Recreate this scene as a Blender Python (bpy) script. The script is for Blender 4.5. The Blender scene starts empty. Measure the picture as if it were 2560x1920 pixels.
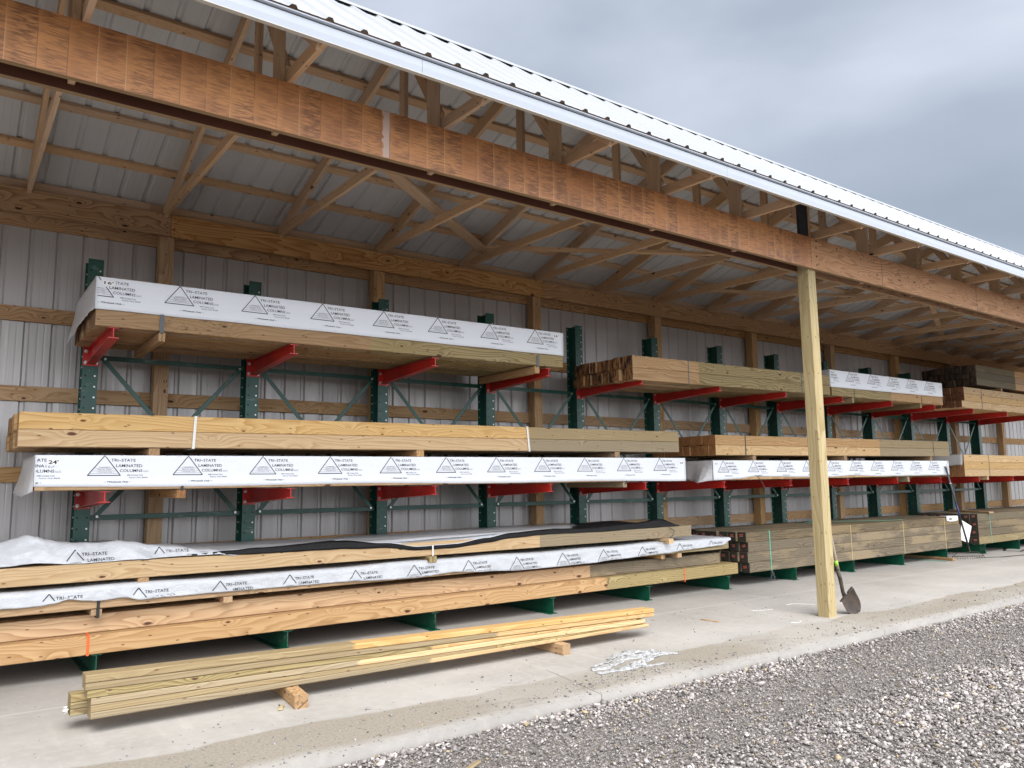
import bpy, math, random
import numpy as np
from mathutils import Vector, Matrix, noise as mnoise

C = bpy.data.collections.new("Scene_objects")
bpy.context.scene.collection.children.link(C)
SC = bpy.context.scene
random.seed(7)
rad = math.radians

# ------------------------------------------------------------------ camera
H = 1.462
cam_d = bpy.data.cameras.new("camera"); cam = bpy.data.objects.new("camera", cam_d); SC.collection.objects.link(cam)
def cam_axes(yaw, pitch, roll):
    f = Vector((math.sin(yaw)*math.cos(pitch), math.cos(yaw)*math.cos(pitch), math.sin(pitch)))
    r = Vector((math.cos(yaw), -math.sin(yaw), 0)); u = r.cross(f)
    cr, sr = math.cos(roll), math.sin(roll)
    return cr*r+sr*u, -sr*r+cr*u, f
r_, u_, f_ = cam_axes(rad(36.01028873), rad(7.26362279), rad(-0.73212406))
M = Matrix((( r_.x, u_.x, -f_.x, 0), (r_.y, u_.y, -f_.y, 0), (r_.z, u_.z, -f_.z, H), (0, 0, 0, 1)))
cam.matrix_world = M
cam_d.sensor_fit = 'HORIZONTAL'; cam_d.sensor_width = 36.0
cam_d.lens = 1942.39/2560*36.0
cam_d.clip_start = 0.05; cam_d.clip_end = 2000
SC.camera = cam

# ------------------------------------------------------------------ world: overcast sky
SUN_EL, SUN_AZ = rad(52), rad(200)      # azimuth from +Y towards +X: behind the camera
W = bpy.data.worlds.new("World"); SC.world = W; W.use_nodes = True
nt = W.node_tree; nt.nodes.clear()
def N(t, kind, **kw):
    n = t.nodes.new(kind)
    for k, v in kw.items(): setattr(n, k, v)
    return n
out = N(nt, 'ShaderNodeOutputWorld'); bg = N(nt, 'ShaderNodeBackground')
sky = N(nt, 'ShaderNodeTexSky', sky_type='NISHITA'); sky.sun_disc = False
sky.sun_elevation = SUN_EL; sky.sun_rotation = SUN_AZ
sky.air_density = 1.0; sky.dust_density = 3.0
tc = N(nt, 'ShaderNodeTexCoord')
mp = N(nt, 'ShaderNodeMapping'); mp.inputs['Scale'].default_value = (1.0, 1.0, 2.6); mp.inputs['Location'].default_value = (3.1, 1.2, 0.55)
nz = N(nt, 'ShaderNodeTexNoise'); nz.inputs['Scale'].default_value = 1.9; nz.inputs['Detail'].default_value = 5; nz.inputs['Roughness'].default_value = 0.42
nz.inputs['Distortion'].default_value = 0.25
cr_ = N(nt, 'ShaderNodeValToRGB'); e = cr_.color_ramp.elements
e[0].position = 0.34; e[0].color = (1.42, 1.66, 1.98, 1)
e[1].position = 0.68; e[1].color = (2.85, 3.05, 3.5, 1)
m_ = cr_.color_ramp.elements.new(0.5); m_.color = (1.82, 2.06, 2.44, 1)
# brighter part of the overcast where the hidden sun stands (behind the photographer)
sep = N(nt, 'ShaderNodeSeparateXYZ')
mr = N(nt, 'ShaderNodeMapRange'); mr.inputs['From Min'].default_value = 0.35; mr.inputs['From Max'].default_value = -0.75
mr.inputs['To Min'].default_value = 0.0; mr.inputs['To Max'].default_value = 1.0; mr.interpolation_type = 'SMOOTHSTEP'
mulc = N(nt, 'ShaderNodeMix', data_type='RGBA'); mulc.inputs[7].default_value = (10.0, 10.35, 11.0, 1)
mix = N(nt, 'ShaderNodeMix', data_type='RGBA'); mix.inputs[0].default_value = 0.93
L = nt.links.new
L(tc.outputs['Generated'], mp.inputs['Vector']); L(mp.outputs[0], nz.inputs['Vector']); L(nz.outputs['Fac'], cr_.inputs[0])
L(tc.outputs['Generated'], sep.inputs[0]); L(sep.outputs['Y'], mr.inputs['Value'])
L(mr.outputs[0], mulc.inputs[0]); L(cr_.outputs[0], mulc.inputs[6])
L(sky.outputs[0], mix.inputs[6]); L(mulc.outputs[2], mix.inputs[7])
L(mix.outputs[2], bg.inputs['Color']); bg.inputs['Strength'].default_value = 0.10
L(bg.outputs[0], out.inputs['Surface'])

sd = bpy.data.lights.new("sun", 'SUN'); sd.energy = 1.4; sd.angle = rad(40); sd.color = (1.0, 0.95, 0.88)
so = bpy.data.objects.new("sun", sd); SC.collection.objects.link(so)
sdir = Vector((math.sin(SUN_AZ)*math.cos(SUN_EL), math.cos(SUN_AZ)*math.cos(SUN_EL), math.sin(SUN_EL)))
so.rotation_euler = sdir.to_track_quat('Z', 'Y').to_euler()

SC.view_settings.view_transform = 'Standard'; SC.view_settings.look = 'None'
SC.view_settings.exposure = 1.38; SC.view_settings.gamma = 1.0
SC.render.engine = 'CYCLES'
SC.cycles.max_bounces = 8; SC.cycles.diffuse_bounces = 5
SC.cycles.use_denoising = True

# ------------------------------------------------------------------ materials
MATS = {}
def newmat(name):
    m = bpy.data.materials.new(name); m.use_nodes = True
    t = m.node_tree; t.nodes.clear()
    o = N(t, 'ShaderNodeOutputMaterial'); b = N(t, 'ShaderNodeBsdfPrincipled')
    t.links.new(b.outputs[0], o.inputs[0]); MATS[name] = m
    return m, t, b
def math_(t, op, a, b=None, c=None, clamp=False):
    n = N(t, 'ShaderNodeMath', operation=op); n.use_clamp = clamp
    for i, v in enumerate((a, b, c)):
        if v is None: continue
        if isinstance(v, (int, float)): n.inputs[i].default_value = v
        else: t.links.new(v, n.inputs[i])
    return n.outputs[0]
def vscale(t, v, s, off=None):
    n = N(t, 'ShaderNodeMapping'); t.links.new(v, n.inputs['Vector']); n.inputs['Scale'].default_value = s
    if off: n.inputs['Location'].default_value = off
    return n.outputs[0]
def noise(t, v, scale, detail=2, rough=0.5, dist=0.0):
    n = N(t, 'ShaderNodeTexNoise'); t.links.new(v, n.inputs['Vector'])
    n.inputs['Scale'].default_value = scale; n.inputs['Detail'].default_value = detail
    n.inputs['Roughness'].default_value = rough; n.inputs['Distortion'].default_value = dist
    return n
def rmap(t, v, a, b, c=0.0, d=1.0, smooth=False):
    n = N(t, 'ShaderNodeMapRange'); t.links.new(v, n.inputs['Value'])
    if smooth: n.interpolation_type = 'SMOOTHSTEP'
    for k, x in zip(('From Min', 'From Max', 'To Min', 'To Max'), (a, b, c, d)): n.inputs[k].default_value = x
    return n.outputs[0]
def mixc(t, f, a, b, mode='MIX'):
    n = N(t, 'ShaderNodeMix', data_type='RGBA', blend_type=mode)
    for i, v in ((0, f), (6, a), (7, b)):
        if isinstance(v, (int, float)): n.inputs[i].default_value = v
        elif isinstance(v, tuple): n.inputs[i].default_value = v if len(v) == 4 else (*v, 1)
        else: t.links.new(v, n.inputs[i])
    return n.outputs[2]
def bump(t, b, h, strength, dist=0.002):
    n = N(t, 'ShaderNodeBump'); n.inputs['Strength'].default_value = strength; n.inputs['Distance'].default_value = dist
    t.links.new(h, n.inputs['Height']); t.links.new(n.outputs[0], b.inputs['Normal'])
def objvec(t, rnd=True):
    tc = N(t, 'ShaderNodeTexCoord'); v = tc.outputs['Object']
    if not rnd: return v, None
    oi = N(t, 'ShaderNodeObjectInfo')
    cx = N(t, 'ShaderNodeCombineXYZ')
    for i, k in enumerate((61.0, 23.7, 11.3)): t.links.new(math_(t, 'MULTIPLY', oi.outputs['Random'], k), cx.inputs[i])
    a = N(t, 'ShaderNodeVectorMath', operation='ADD'); t.links.new(v, a.inputs[0]); t.links.new(cx.outputs[0], a.inputs[1])
    return a.outputs[0], oi.outputs['Random']

def wood(name, base, late, knotc, ring=34.0, ringamt=0.55, knots=0.5, var=0.18, stain=None, rough=0.78, fig=1.0, mold=0.0):
    """softwood with its grain along local X: growth figure, fine grain, knots, per-piece tone"""
    m, t, b = newmat(name)
    v, rnd = objvec(t)
    sx = N(t, 'ShaderNodeSeparateXYZ'); t.links.new(v, sx.inputs[0])
    across = math_(t, 'ADD', sx.outputs['Z'], math_(t, 'MULTIPLY', sx.outputs['Y'], 0.8))
    n1 = noise(t, vscale(t, v, (0.55, 4.0, 4.0)), 1.3, 2, 0.45)
    xy = N(t, 'ShaderNodeCombineXYZ'); t.links.new(math_(t, 'MULTIPLY', sx.outputs['X'], 2.3), xy.inputs[0]); t.links.new(math_(t, 'MULTIPLY', across, 5.6), xy.inputs[1])
    vo = N(t, 'ShaderNodeTexVoronoi'); vo.voronoi_dimensions = '2D'; t.links.new(xy.outputs[0], vo.inputs['Vector']); vo.inputs['Scale'].default_value = 1.0
    vs = N(t, 'ShaderNodeSeparateColor'); t.links.new(vo.outputs['Color'], vs.inputs[0])
    has = math_(t, 'LESS_THAN', vs.outputs[0], knots)
    swirl = math_(t, 'MULTIPLY', math_(t, 'EXPONENT', math_(t, 'MULTIPLY', vo.outputs['Distance'], -4.5)), has)
    r = math_(t, 'ADD', math_(t, 'MULTIPLY', across, ring*0.82), math_(t, 'MULTIPLY', n1.outputs['Fac'], 9.0*fig))
    r = math_(t, 'ADD', r, math_(t, 'MULTIPLY', swirl, 4.0*fig))
    s = math_(t, 'FRACT', r)
    s = math_(t, 'POWER', s, 1.7)
    s = math_(t, 'MULTIPLY', s, rmap(t, math_(t, 'FRACT', r), 0.93, 1.0, 1.0, 0.0))
    fine = noise(t, vscale(t, v, (2.5, 90.0, 90.0)), 1.0, 3, 0.6)
    f = math_(t, 'ADD', math_(t, 'MULTIPLY', s, ringamt*1.12), math_(t, 'MULTIPLY', rmap(t, fine.outputs['Fac'], 0.35, 0.75), 0.28), clamp=True)
    col = mixc(t, f, base, late)
    big = noise(t, vscale(t, v, (0.9, 2.0, 2.0)), 1.0, 3, 0.55)
    col = mixc(t, rmap(t, big.outputs['Fac'], 0.35, 0.7, 0.0, 0.45), col, (base[0]*0.82, base[1]*0.76, base[2]*0.66))
    if stain:
        st = noise(t, vscale(t, v, (0.7, 3.0, 3.0), (9, 3, 1)), 1.2, 4, 0.6)
        col = mixc(t, rmap(t, st.outputs['Fac'], 0.48, 0.62, 0.0, 0.75, True), col, stain)
    if mold:
        mo = noise(t, vscale(t, v, (14.0, 40.0, 40.0), (2, 7, 5)), 1.0, 4, 0.7)
        mm = noise(t, vscale(t, v, (1.0, 2.0, 2.0), (5, 2, 8)), 1.0, 2, 0.5)
        k = math_(t, 'MULTIPLY', rmap(t, mo.outputs['Fac'], 0.52, 0.66), rmap(t, mm.outputs['Fac'], 0.45, 0.6))
        col = mixc(t, math_(t, 'MULTIPLY', k, mold), col, (0.06, 0.04, 0.03))
    kn = noise(t, vscale(t, v, (20, 30, 30)), 1.0, 2)
    km = math_(t, 'MULTIPLY', rmap(t, math_(t, 'ADD', math_(t, 'DIVIDE', vo.outputs['Distance'], math_(t, 'ADD', 0.45, math_(t, 'MULTIPLY', vs.outputs[1], 0.75))), math_(t, 'MULTIPLY', math_(t, 'SUBTRACT', kn.outputs['Fac'], 0.5), 0.07)), 0.085, 0.05), math_(t, 'LESS_THAN', vs.outputs[0], knots*0.55))
    col = mixc(t, km, col, knotc)
    # nail and pin specks
    xy2 = N(t, 'ShaderNodeCombineXYZ'); t.links.new(math_(t, 'MULTIPLY', sx.outputs['X'], 5.2), xy2.inputs[0]); t.links.new(math_(t, 'MULTIPLY', across, 14.0), xy2.inputs[1])
    v2 = N(t, 'ShaderNodeTexVoronoi'); v2.voronoi_dimensions = '2D'; t.links.new(xy2.outputs[0], v2.inputs['Vector']); v2.inputs['Scale'].default_value = 1.0
    v2s = N(t, 'ShaderNodeSeparateColor'); t.links.new(v2.outputs['Color'], v2s.inputs[0])
    k2 = math_(t, 'MULTIPLY', rmap(t, v2.outputs['Distance'], 0.09, 0.05), math_(t, 'LESS_THAN', v2s.outputs[0], 0.30))
    col = mixc(t, math_(t, 'MULTIPLY', k2, 0.75), col, (knotc[0]*0.8, knotc[1]*0.7, knotc[2]*0.7))
    hs = N(t, 'ShaderNodeHueSaturation'); t.links.new(col, hs.inputs['Color'])
    t.links.new(rmap(t, rnd, 0, 1, 1-var, 1+var*0.6), hs.inputs['Value'])
    t.links.new(rmap(t, math_(t, 'FRACT', math_(t, 'MULTIPLY', rnd, 7.31)), 0, 1, 0.88, 1.1), hs.inputs['Saturation'])
    t.links.new(hs.outputs[0], b.inputs['Base Color'])
    b.inputs['Roughness'].default_value = rough; b.inputs['Specular IOR Level'].default_value = 0.3
    bump(t, b, f, 0.35, 0.0015)
    return m
YELLOW = wood('wood_fresh_pine', (0.66, 0.470, 0.245), (0.43, 0.240, 0.095), (0.13, 0.045, 0.02), knots=0.5, ringamt=0.75, ring=30)
PINE = wood('wood_pine', (0.54, 0.365, 0.20), (0.31, 0.165, 0.072), (0.09, 0.035, 0.02), knots=0.55, ringamt=0.75, ring=30)
PINEW = wood('wood_pine_weathered', (0.42, 0.28, 0.155), (0.24, 0.14, 0.07), (0.07, 0.035, 0.02), knots=0.5, mold=0.7, ringamt=0.7)
TREAT = wood('wood_treated_green', (0.40, 0.325, 0.17), (0.19, 0.135, 0.06), (0.10, 0.045, 0.03), ring=34, ringamt=1.0, knots=0.5)
TREAT2 = wood('wood_treated_pale', (0.37, 0.297, 0.185), (0.23, 0.17, 0.095), (0.14, 0.07, 0.04), ring=52, ringamt=0.85, knots=0.25)
BROWN = wood('wood_treated_brown', (0.205, 0.168, 0.112), (0.085, 0.062, 0.040), (0.07, 0.035, 0.02), ring=40, ringamt=1.0, knots=0.35, var=0.22, stain=(0.30, 0.225, 0.125))
GREYW = wood('wood_treated_grey', (0.185, 0.155, 0.10), (0.10, 0.08, 0.05), (0.05, 0.03, 0.02), ring=40, ringamt=0.8, knots=0.35)
FRAME = wood('wood_truss', (0.61, 0.425, 0.275), (0.42, 0.26, 0.15), (0.07, 0.03, 0.02), knots=0.35, ringamt=0.45)
CARRY = wood('wood_carrier', (0.50, 0.305, 0.145), (0.26, 0.115, 0.042), (0.04, 0.018, 0.012), ring=22, ringamt=0.85, knots=0.6)
POSTW = wood('wood_treated_post', (0.49, 0.41, 0.235), (0.31, 0.23, 0.105), (0.20, 0.09, 0.04), ring=24, ringamt=0.8, knots=0.6)
PLYF = wood('wood_plywood_header', (0.52, 0.29, 0.15), (0.27, 0.125, 0.055), (0.05, 0.02, 0.01), ring=14, ringamt=0.9, knots=0.4, fig=1.7, rough=0.6)

def endgrain(name, c1, c2, sc=14):
    m, t, b = newmat(name); v, rnd = objvec(t)
    n = noise(t, vscale(t, v, (1, 3.0, 0.8)), sc, 3, 0.6)
    t.links.new(mixc(t, rmap(t, n.outputs['Fac'], 0.38, 0.62), c1, c2), b.inputs['Base Color'])
    b.inputs['Roughness'].default_value = 0.85
    return m
END = endgrain('endgrain_pine', (0.34, 0.17, 0.065), (0.21, 0.095, 0.04))
ENDCHAR = endgrain('endgrain_dark_streaked', (0.36, 0.17, 0.06), (0.012, 0.008, 0.012), 9)
ENDDARK = endgrain('endgrain_dark', (0.050, 0.042, 0.030), (0.028, 0.022, 0.016))
ENDNAVY = endgrain('endgrain_blackened', (0.012, 0.012, 0.018), (0.10, 0.065, 0.035), 8)
ENDPALE = endgrain('endgrain_pale', (0.33, 0.25, 0.13), (0.22, 0.16, 0.08))

def lvl():
    m, t, b = newmat('laminated_veneer_face'); v, rnd = objvec(t, False)
    s = N(t, 'ShaderNodeSeparateXYZ'); t.links.new(v, s.inputs[0])
    q = math_(t, 'DIVIDE', s.outputs['X'], 0.152)
    cell = math_(t, 'FLOOR', q); fr = math_(t, 'FRACT', q)
    wn = N(t, 'ShaderNodeTexWhiteNoise', noise_dimensions='1D'); t.links.new(cell, wn.inputs['W'])
    sm = noise(t, vscale(t, v, (9.0, 1, 75.0)), 1.0, 4, 0.65, 0.8)
    env = noise(t, vscale(t, v, (3.0, 1, 5.0), (4, 4, 4)), 1.0, 2, 0.5)
    cen = math_(t, 'MULTIPLY', rmap(t, fr, 0.04, 0.35, 0.35, 1.0), rmap(t, wn.outputs['Value'], 0.0, 0.8, 0.6, 1.2))
    dark = math_(t, 'MULTIPLY', rmap(t, math_(t, 'ADD', sm.outputs['Fac'], math_(t, 'MULTIPLY', env.outputs['Fac'], 0.5)), 0.64, 0.86), cen, clamp=True)
    big = noise(t, v, 1.7, 3, 0.5)
    col = mixc(t, rmap(t, big.outputs['Fac'], 0.35, 0.65), (0.60, 0.275, 0.10), (0.41, 0.165, 0.058))
    col = mixc(t, rmap(t, wn.outputs['Value'], 0, 1, 0, 0.35), col, (0.62, 0.31, 0.12))
    col = mixc(t, math_(t, 'MULTIPLY', dark, 0.75), col, (0.14, 0.055, 0.032))
    line = math_(t, 'MULTIPLY', math_(t, 'LESS_THAN', fr, 0.035), rmap(t, noise(t, vscale(t, v, (1, 1, 9.0)), 1.0, 2).outputs['Fac'], 0.38, 0.5))
    lc = mixc(t, math_(t, 'GREATER_THAN', wn.outputs['Value'], 0.5), (0.10, 0.05, 0.04), (0.62, 0.42, 0.24))
    col = mixc(t, math_(t, 'MULTIPLY', line, 0.5), col, lc)
    t.links.new(col, b.inputs['Base Color']); b.inputs['Roughness'].default_value = 0.42
    return m
LVL = lvl()
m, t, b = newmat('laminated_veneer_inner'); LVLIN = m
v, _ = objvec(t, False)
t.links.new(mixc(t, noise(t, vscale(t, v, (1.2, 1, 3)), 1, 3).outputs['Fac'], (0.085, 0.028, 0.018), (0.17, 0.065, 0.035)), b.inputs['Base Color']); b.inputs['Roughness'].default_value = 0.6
m, t, b = newmat('laminated_veneer_edge'); LVLED = m
v, _ = objvec(t, False)
t.links.new(mixc(t, noise(t, vscale(t, v, (1.5, 80, 3)), 1, 3).outputs['Fac'], (0.36, 0.23, 0.11), (0.20, 0.13, 0.07)), b.inputs['Base Color']); b.inputs['Roughness'].default_value = 0.8

def plain(name, col, rough=0.5, metal=0.0, mott=0.0, scale=6, spec=0.5, col2=None, bmp=0.0, wear=None):
    m, t, b = newmat(name); v, rnd = objvec(t)
    if mott or col2:
        n = noise(t, v, scale, 4, 0.6)
        c2 = col2 or tuple(c*(1-mott) for c in col)
        t.links.new(mixc(t, rmap(t, n.outputs['Fac'], 0.38, 0.65), col, c2), b.inputs['Base Color'])
        if bmp: bump(t, b, n.outputs['Fac'], bmp, 0.004)
    else: b.inputs['Base Color'].default_value = (*col, 1)
    if wear:
        w1 = noise(t, vscale(t, v, (9, 9, 26)), 1.0, 6, 0.7); w2 = noise(t, v, 2.1, 3, 0.5)
        k_ = math_(t, 'MULTIPLY', rmap(t, w1.outputs['Fac'], 0.56, 0.62), rmap(t, w2.outputs['Fac'], 0.48, 0.62))
        src = b.inputs['Base Color'].links[0].from_socket
        t.links.new(mixc(t, math_(t, 'MULTIPLY', k_, 0.75), src, wear), b.inputs['Base Color'])
    b.inputs['Roughness'].default_value = rough; b.inputs['Metallic'].default_value = metal
    b.inputs['Specular IOR Level'].default_value = spec
    return m
GREEN = plain('paint_dark_green', (0.006, 0.075, 0.055), 0.38, mott=0.3, scale=3, wear=(0.12, 0.17, 0.15))
GREEN2 = plain('paint_base_green', (0.004, 0.095, 0.052), 0.35, mott=0.3, scale=3, wear=(0.14, 0.16, 0.13))
RED = plain('paint_red', (0.56, 0.028, 0.020), 0.36, mott=0.3, scale=2.5, wear=(0.16, 0.03, 0.03))
ZINC = plain('zinc', (0.62, 0.60, 0.56), 0.35, 0.6)
HOLE = plain('hole_dark', (0.004, 0.012, 0.012), 0.9)
FASC = plain('fascia_white', (0.36, 0.395, 0.45), 0.35, mott=0.04, scale=1.2)
SOFF = plain('trim_return_beige', (0.55, 0.52, 0.46), 0.5)
LINE = plain('seam_dark', (0.05, 0.055, 0.06), 0.7)
BLACK = plain('plastic_black', (0.006, 0.006, 0.007), 0.55, mott=0.5, scale=20, spec=0.25, bmp=0.8)
STRAPK = plain('strap_black', (0.02, 0.022, 0.022), 0.4)
STRAPG = plain('strap_grey', (0.085, 0.10, 0.115), 0.4)
STRAPW = plain('strap_white', (0.78, 0.78, 0.76), 0.4)
STRAPT = plain('strap_teal', (0.10, 0.46, 0.33), 0.35)
STRAPB = plain('twine_tan', (0.52, 0.42, 0.22), 0.7)
ORANGE = plain('mark_orange', (0.85, 0.13, 0.02), 0.6)
INK = plain('ink_black', (0.012, 0.013, 0.02), 0.6)
INKG = plain('ink_grey', (0.07, 0.072, 0.085), 0.6)
SCRAP = plain('plastic_scrap_white', (0.52, 0.53, 0.54), 0.45, mott=0.45, scale=30, bmp=0.6)
LABEL = plain('label_white', (0.86, 0.86, 0.86), 0.5)
TAGRED = plain('tag_red', (0.50, 0.05, 0.03), 0.5)
TAGW = plain('tag_pale', (0.55, 0.40, 0.33), 0.5)
STEELD = plain('steel_rusty', (0.045, 0.038, 0.034), 0.55, 0.3, col2=(0.085, 0.06, 0.045), scale=18)
BLUE = plain('fibreglass_blue', (0.03, 0.035, 0.16), 0.4)
CHARC = plain('board_charcoal', (0.035, 0.036, 0.045), 0.8, mott=0.3)
LIME = plain('label_lime', (0.30, 0.55, 0.05), 0.5)
ASHW = wood('wood_handle', (0.42, 0.36, 0.28), (0.25, 0.20, 0.14), (0.1, 0.07, 0.05), ring=90, knots=0.0)

def wrapmat(name, col, bstr, sc, streak=0.0, rough=0.38):
    m, t, b = newmat(name); v, _ = objvec(t, False)
    n1 = noise(t, vscale(t, v, (sc, sc, sc*1.6)), 1.0, 5, 0.62, 0.8)
    n2 = noise(t, vscale(t, v, (sc*3, sc*3, sc*2)), 1.0, 3, 0.6)
    h = math_(t, 'ADD', n1.outputs['Fac'], math_(t, 'MULTIPLY', n2.outputs['Fac'], 0.35))
    bump(t, b, h, bstr, 0.02)
    d = noise(t, vscale(t, v, (3.0, 3.0, 12.0), (1, 5, 2)), 1.0, 4, 0.7)
    c = mixc(t, rmap(t, d.outputs['Fac'], 0.58, 0.75, 0, 0.35), col, (col[0]*0.72, col[1]*0.72, col[2]*0.72))
    t.links.new(c, b.inputs['Base Color']); b.inputs['Roughness'].default_value = rough
    return m
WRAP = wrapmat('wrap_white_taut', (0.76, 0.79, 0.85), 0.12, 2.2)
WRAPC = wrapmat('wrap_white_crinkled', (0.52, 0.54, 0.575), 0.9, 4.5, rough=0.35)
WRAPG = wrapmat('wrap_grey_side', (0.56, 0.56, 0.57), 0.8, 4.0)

def metal_panel(name, col, rough, metal, streak):
    m, t, b = newmat(name); v, _ = objvec(t, False)
    n = noise(t, vscale(t, v, (16.0, 1.0, 0.3)), 1.0, 4, 0.6)
    n2 = noise(t, v, 0.7, 3, 0.5)
    c = mixc(t, rmap(t, n.outputs['Fac'], 0.3, 0.7, 0, streak), col, tuple(x*0.75 for x in col))
    c = mixc(t, rmap(t, n2.outputs['Fac'], 0.35, 0.65, 0, 0.2), c, tuple(x*0.8 for x in col))
    t.links.new(c, b.inputs['Base Color'])
    b.inputs['Metallic'].default_value = metal
    t.links.new(rmap(t, n.outputs['Fac'], 0.3, 0.7, rough*0.8, rough*1.3), b.inputs['Roughness'])
    bump(t, b, n.outputs['Fac'], 0.12, 0.002)
    return m
WALLM = metal_panel('sheet_wall_backer', (0.46, 0.445, 0.44), 0.36, 0.2, 0.3)
ROOFIN = metal_panel('sheet_roof_underside', (0.54, 0.55, 0.56), 0.5, 0.03, 0.15)
ROOFW = plain('sheet_roof_white', (0.41, 0.425, 0.445), 0.4, mott=0.06, scale=1)

def concrete():
    m, t, b = newmat('concrete'); v, _ = objvec(t, False)
    s = N(t, 'ShaderNodeSeparateXYZ'); t.links.new(v, s.inputs[0]); X, Y = s.outputs['X'], s.outputs['Y']
    n1 = noise(t, v, 1.1, 6, 0.6); n2 = noise(t, v, 14, 5, 0.65)
    sw = noise(t, vscale(t, v, (9.0, 1.2, 1), (0, 0, 0)), 1.0, 4, 0.6)
    col = mixc(t, rmap(t, n1.outputs['Fac'], 0.35, 0.68), (0.43, 0.412, 0.39), (0.345, 0.33, 0.31))
    col = mixc(t, rmap(t, n2.outputs['Fac'], 0.45, 0.75, 0, 0.4), col, (0.50, 0.485, 0.46))
    col = mixc(t, rmap(t, sw.outputs['Fac'], 0.55, 0.7, 0, 0.30), col, (0.52, 0.50, 0.47))
    # damp sandy band near the edge, with its own wandering outline
    wob = noise(t, vscale(t, v, (0.8, 0.8, 1), (3.2, 0, 0)), 1.0, 3, 0.55)
    edge = math_(t, 'ADD', 4.83, math_(t, 'MULTIPLY', math_(t, 'SUBTRACT', wob.outputs['Fac'], 0.5), 0.55))
    dampm = rmap(t, math_(t, 'SUBTRACT', edge, Y), -0.015, 0.03, 0, 1, True)
    wob2 = noise(t, vscale(t, v, (2.2, 2.2, 1), (7, 1, 0)), 1.0, 4, 0.6)
    rim = rmap(t, math_(t, 'ADD', Y, math_(t, 'MULTIPLY', wob2.outputs['Fac'], 0.16)), 4.33, 4.46, 0, 1, True)
    patch = rmap(t, noise(t, vscale(t, v, (0.35, 0.7, 1), (5, 2, 0)), 1, 3).outputs['Fac'], 0.40, 0.55, 0.35, 1)
    dm = math_(t, 'MULTIPLY', math_(t, 'MULTIPLY', dampm, rim), patch)
    grit = noise(t, v, 55, 3, 0.7)
    sand = mixc(t, rmap(t, grit.outputs['Fac'], 0.4, 0.65), (0.315, 0.28, 0.225), (0.22, 0.195, 0.16))
    col = mixc(t, math_(t, 'MULTIPLY', dm, 0.85), col, sand)
    dirt = noise(t, vscale(t, v, (1.1, 4.0, 1), (1, 9, 0)), 1.0, 5, 0.7)
    near = rmap(t, Y, 5.3, 4.5)
    col = mixc(t, math_(t, 'MULTIPLY', rmap(t, dirt.outputs['Fac'], 0.58, 0.74), math_(t, 'MULTIPLY', near, 0.6)), col, (0.15, 0.13, 0.11))
    # saw cut joints: one along the rack, cross cuts
    j1 = math_(t, 'LESS_THAN', math_(t, 'ABSOLUTE', math_(t, 'SUBTRACT', Y, 6.24)), 0.010)
    col = mixc(t, math_(t, 'MULTIPLY', j1, 0.6), col, (0.60, 0.585, 0.55))
    xx = math_(t, 'SUBTRACT', X, math_(t, 'ADD', 3.83, math_(t, 'MULTIPLY', math_(t, 'SUBTRACT', Y, 4.45), 0.18)))
    fx = math_(t, 'ABSOLUTE', math_(t, 'SUBTRACT', math_(t, 'FRACT', math_(t, 'ADD', math_(t, 'DIVIDE', xx, 3.7), 0.5)), 0.5))
    j2 = math_(t, 'MULTIPLY', math_(t, 'LESS_THAN', fx, 0.0013), math_(t, 'LESS_THAN', Y, 5.0))
    col = mixc(t, math_(t, 'MULTIPLY', j2, 0.7), col, (0.13, 0.115, 0.10))
    # dark specks
    vo = N(t, 'ShaderNodeTexVoronoi'); t.links.new(v, vo.inputs['Vector']); vo.inputs['Scale'].default_value = 22
    vs = N(t, 'ShaderNodeSeparateColor'); t.links.new(vo.outputs['Color'], vs.inputs[0])
    sp = math_(t, 'MULTIPLY', math_(t, 'LESS_THAN', vo.outputs['Distance'], 0.13), math_(t, 'LESS_THAN', vs.outputs[0], math_(t, 'ADD', 0.05, math_(t, 'MULTIPLY', near, 0.25))))
    col = mixc(t, math_(t, 'MULTIPLY', sp, 0.8), col, (0.09, 0.08, 0.075))
    t.links.new(col, b.inputs['Base Color']); b.inputs['Roughness'].default_value = 0.9; b.inputs['Specular IOR Level'].default_value = 0.25
    bump(t, b, math_(t, 'ADD', n2.outputs['Fac'], math_(t, 'MULTIPLY', grit.outputs['Fac'], 0.4)), 0.25, 0.006)
    return m
CONC = concrete()
def gravelbase():
    m, t, b = newmat('gravel_fines'); v, _ = objvec(t, False)
    vo = N(t, 'ShaderNodeTexVoronoi'); t.links.new(v, vo.inputs['Vector']); vo.inputs['Scale'].default_value = 70
    n = noise(t, v, 1.3, 4, 0.6)
    g = N(t, 'ShaderNodeSeparateColor'); t.links.new(vo.outputs['Color'], g.inputs[0])
    c = mixc(t, g.outputs[0], (0.13, 0.115, 0.105), (0.36, 0.335, 0.32))
    c = mixc(t, rmap(t, n.outputs['Fac'], 0.35, 0.65, 0, 0.4), c, (0.13, 0.115, 0.10))
    t.links.new(c, b.inputs['Base Color']); b.inputs['Roughness'].default_value = 0.95
    bump(t, b, vo.outputs['Distance'], 0.9, 0.015)
    return m
GRAV = gravelbase()
def stonemat():
    m, t, b = newmat('crushed_stone')
    at = N(t, 'ShaderNodeAttribute'); at.attribute_name = 'tone'
    tc = N(t, 'ShaderNodeTexCoord'); n = noise(t, tc.outputs['Object'], 45, 3, 0.6)
    hs = N(t, 'ShaderNodeHueSaturation'); t.links.new(at.outputs['Color'], hs.inputs['Color'])
    t.links.new(rmap(t, n.outputs['Fac'], 0.3, 0.7, 0.8, 1.15), hs.inputs['Value'])
    t.links.new(hs.outputs[0], b.inputs['Base Color']); b.inputs['Roughness'].default_value = 0.85
    return m
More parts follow.
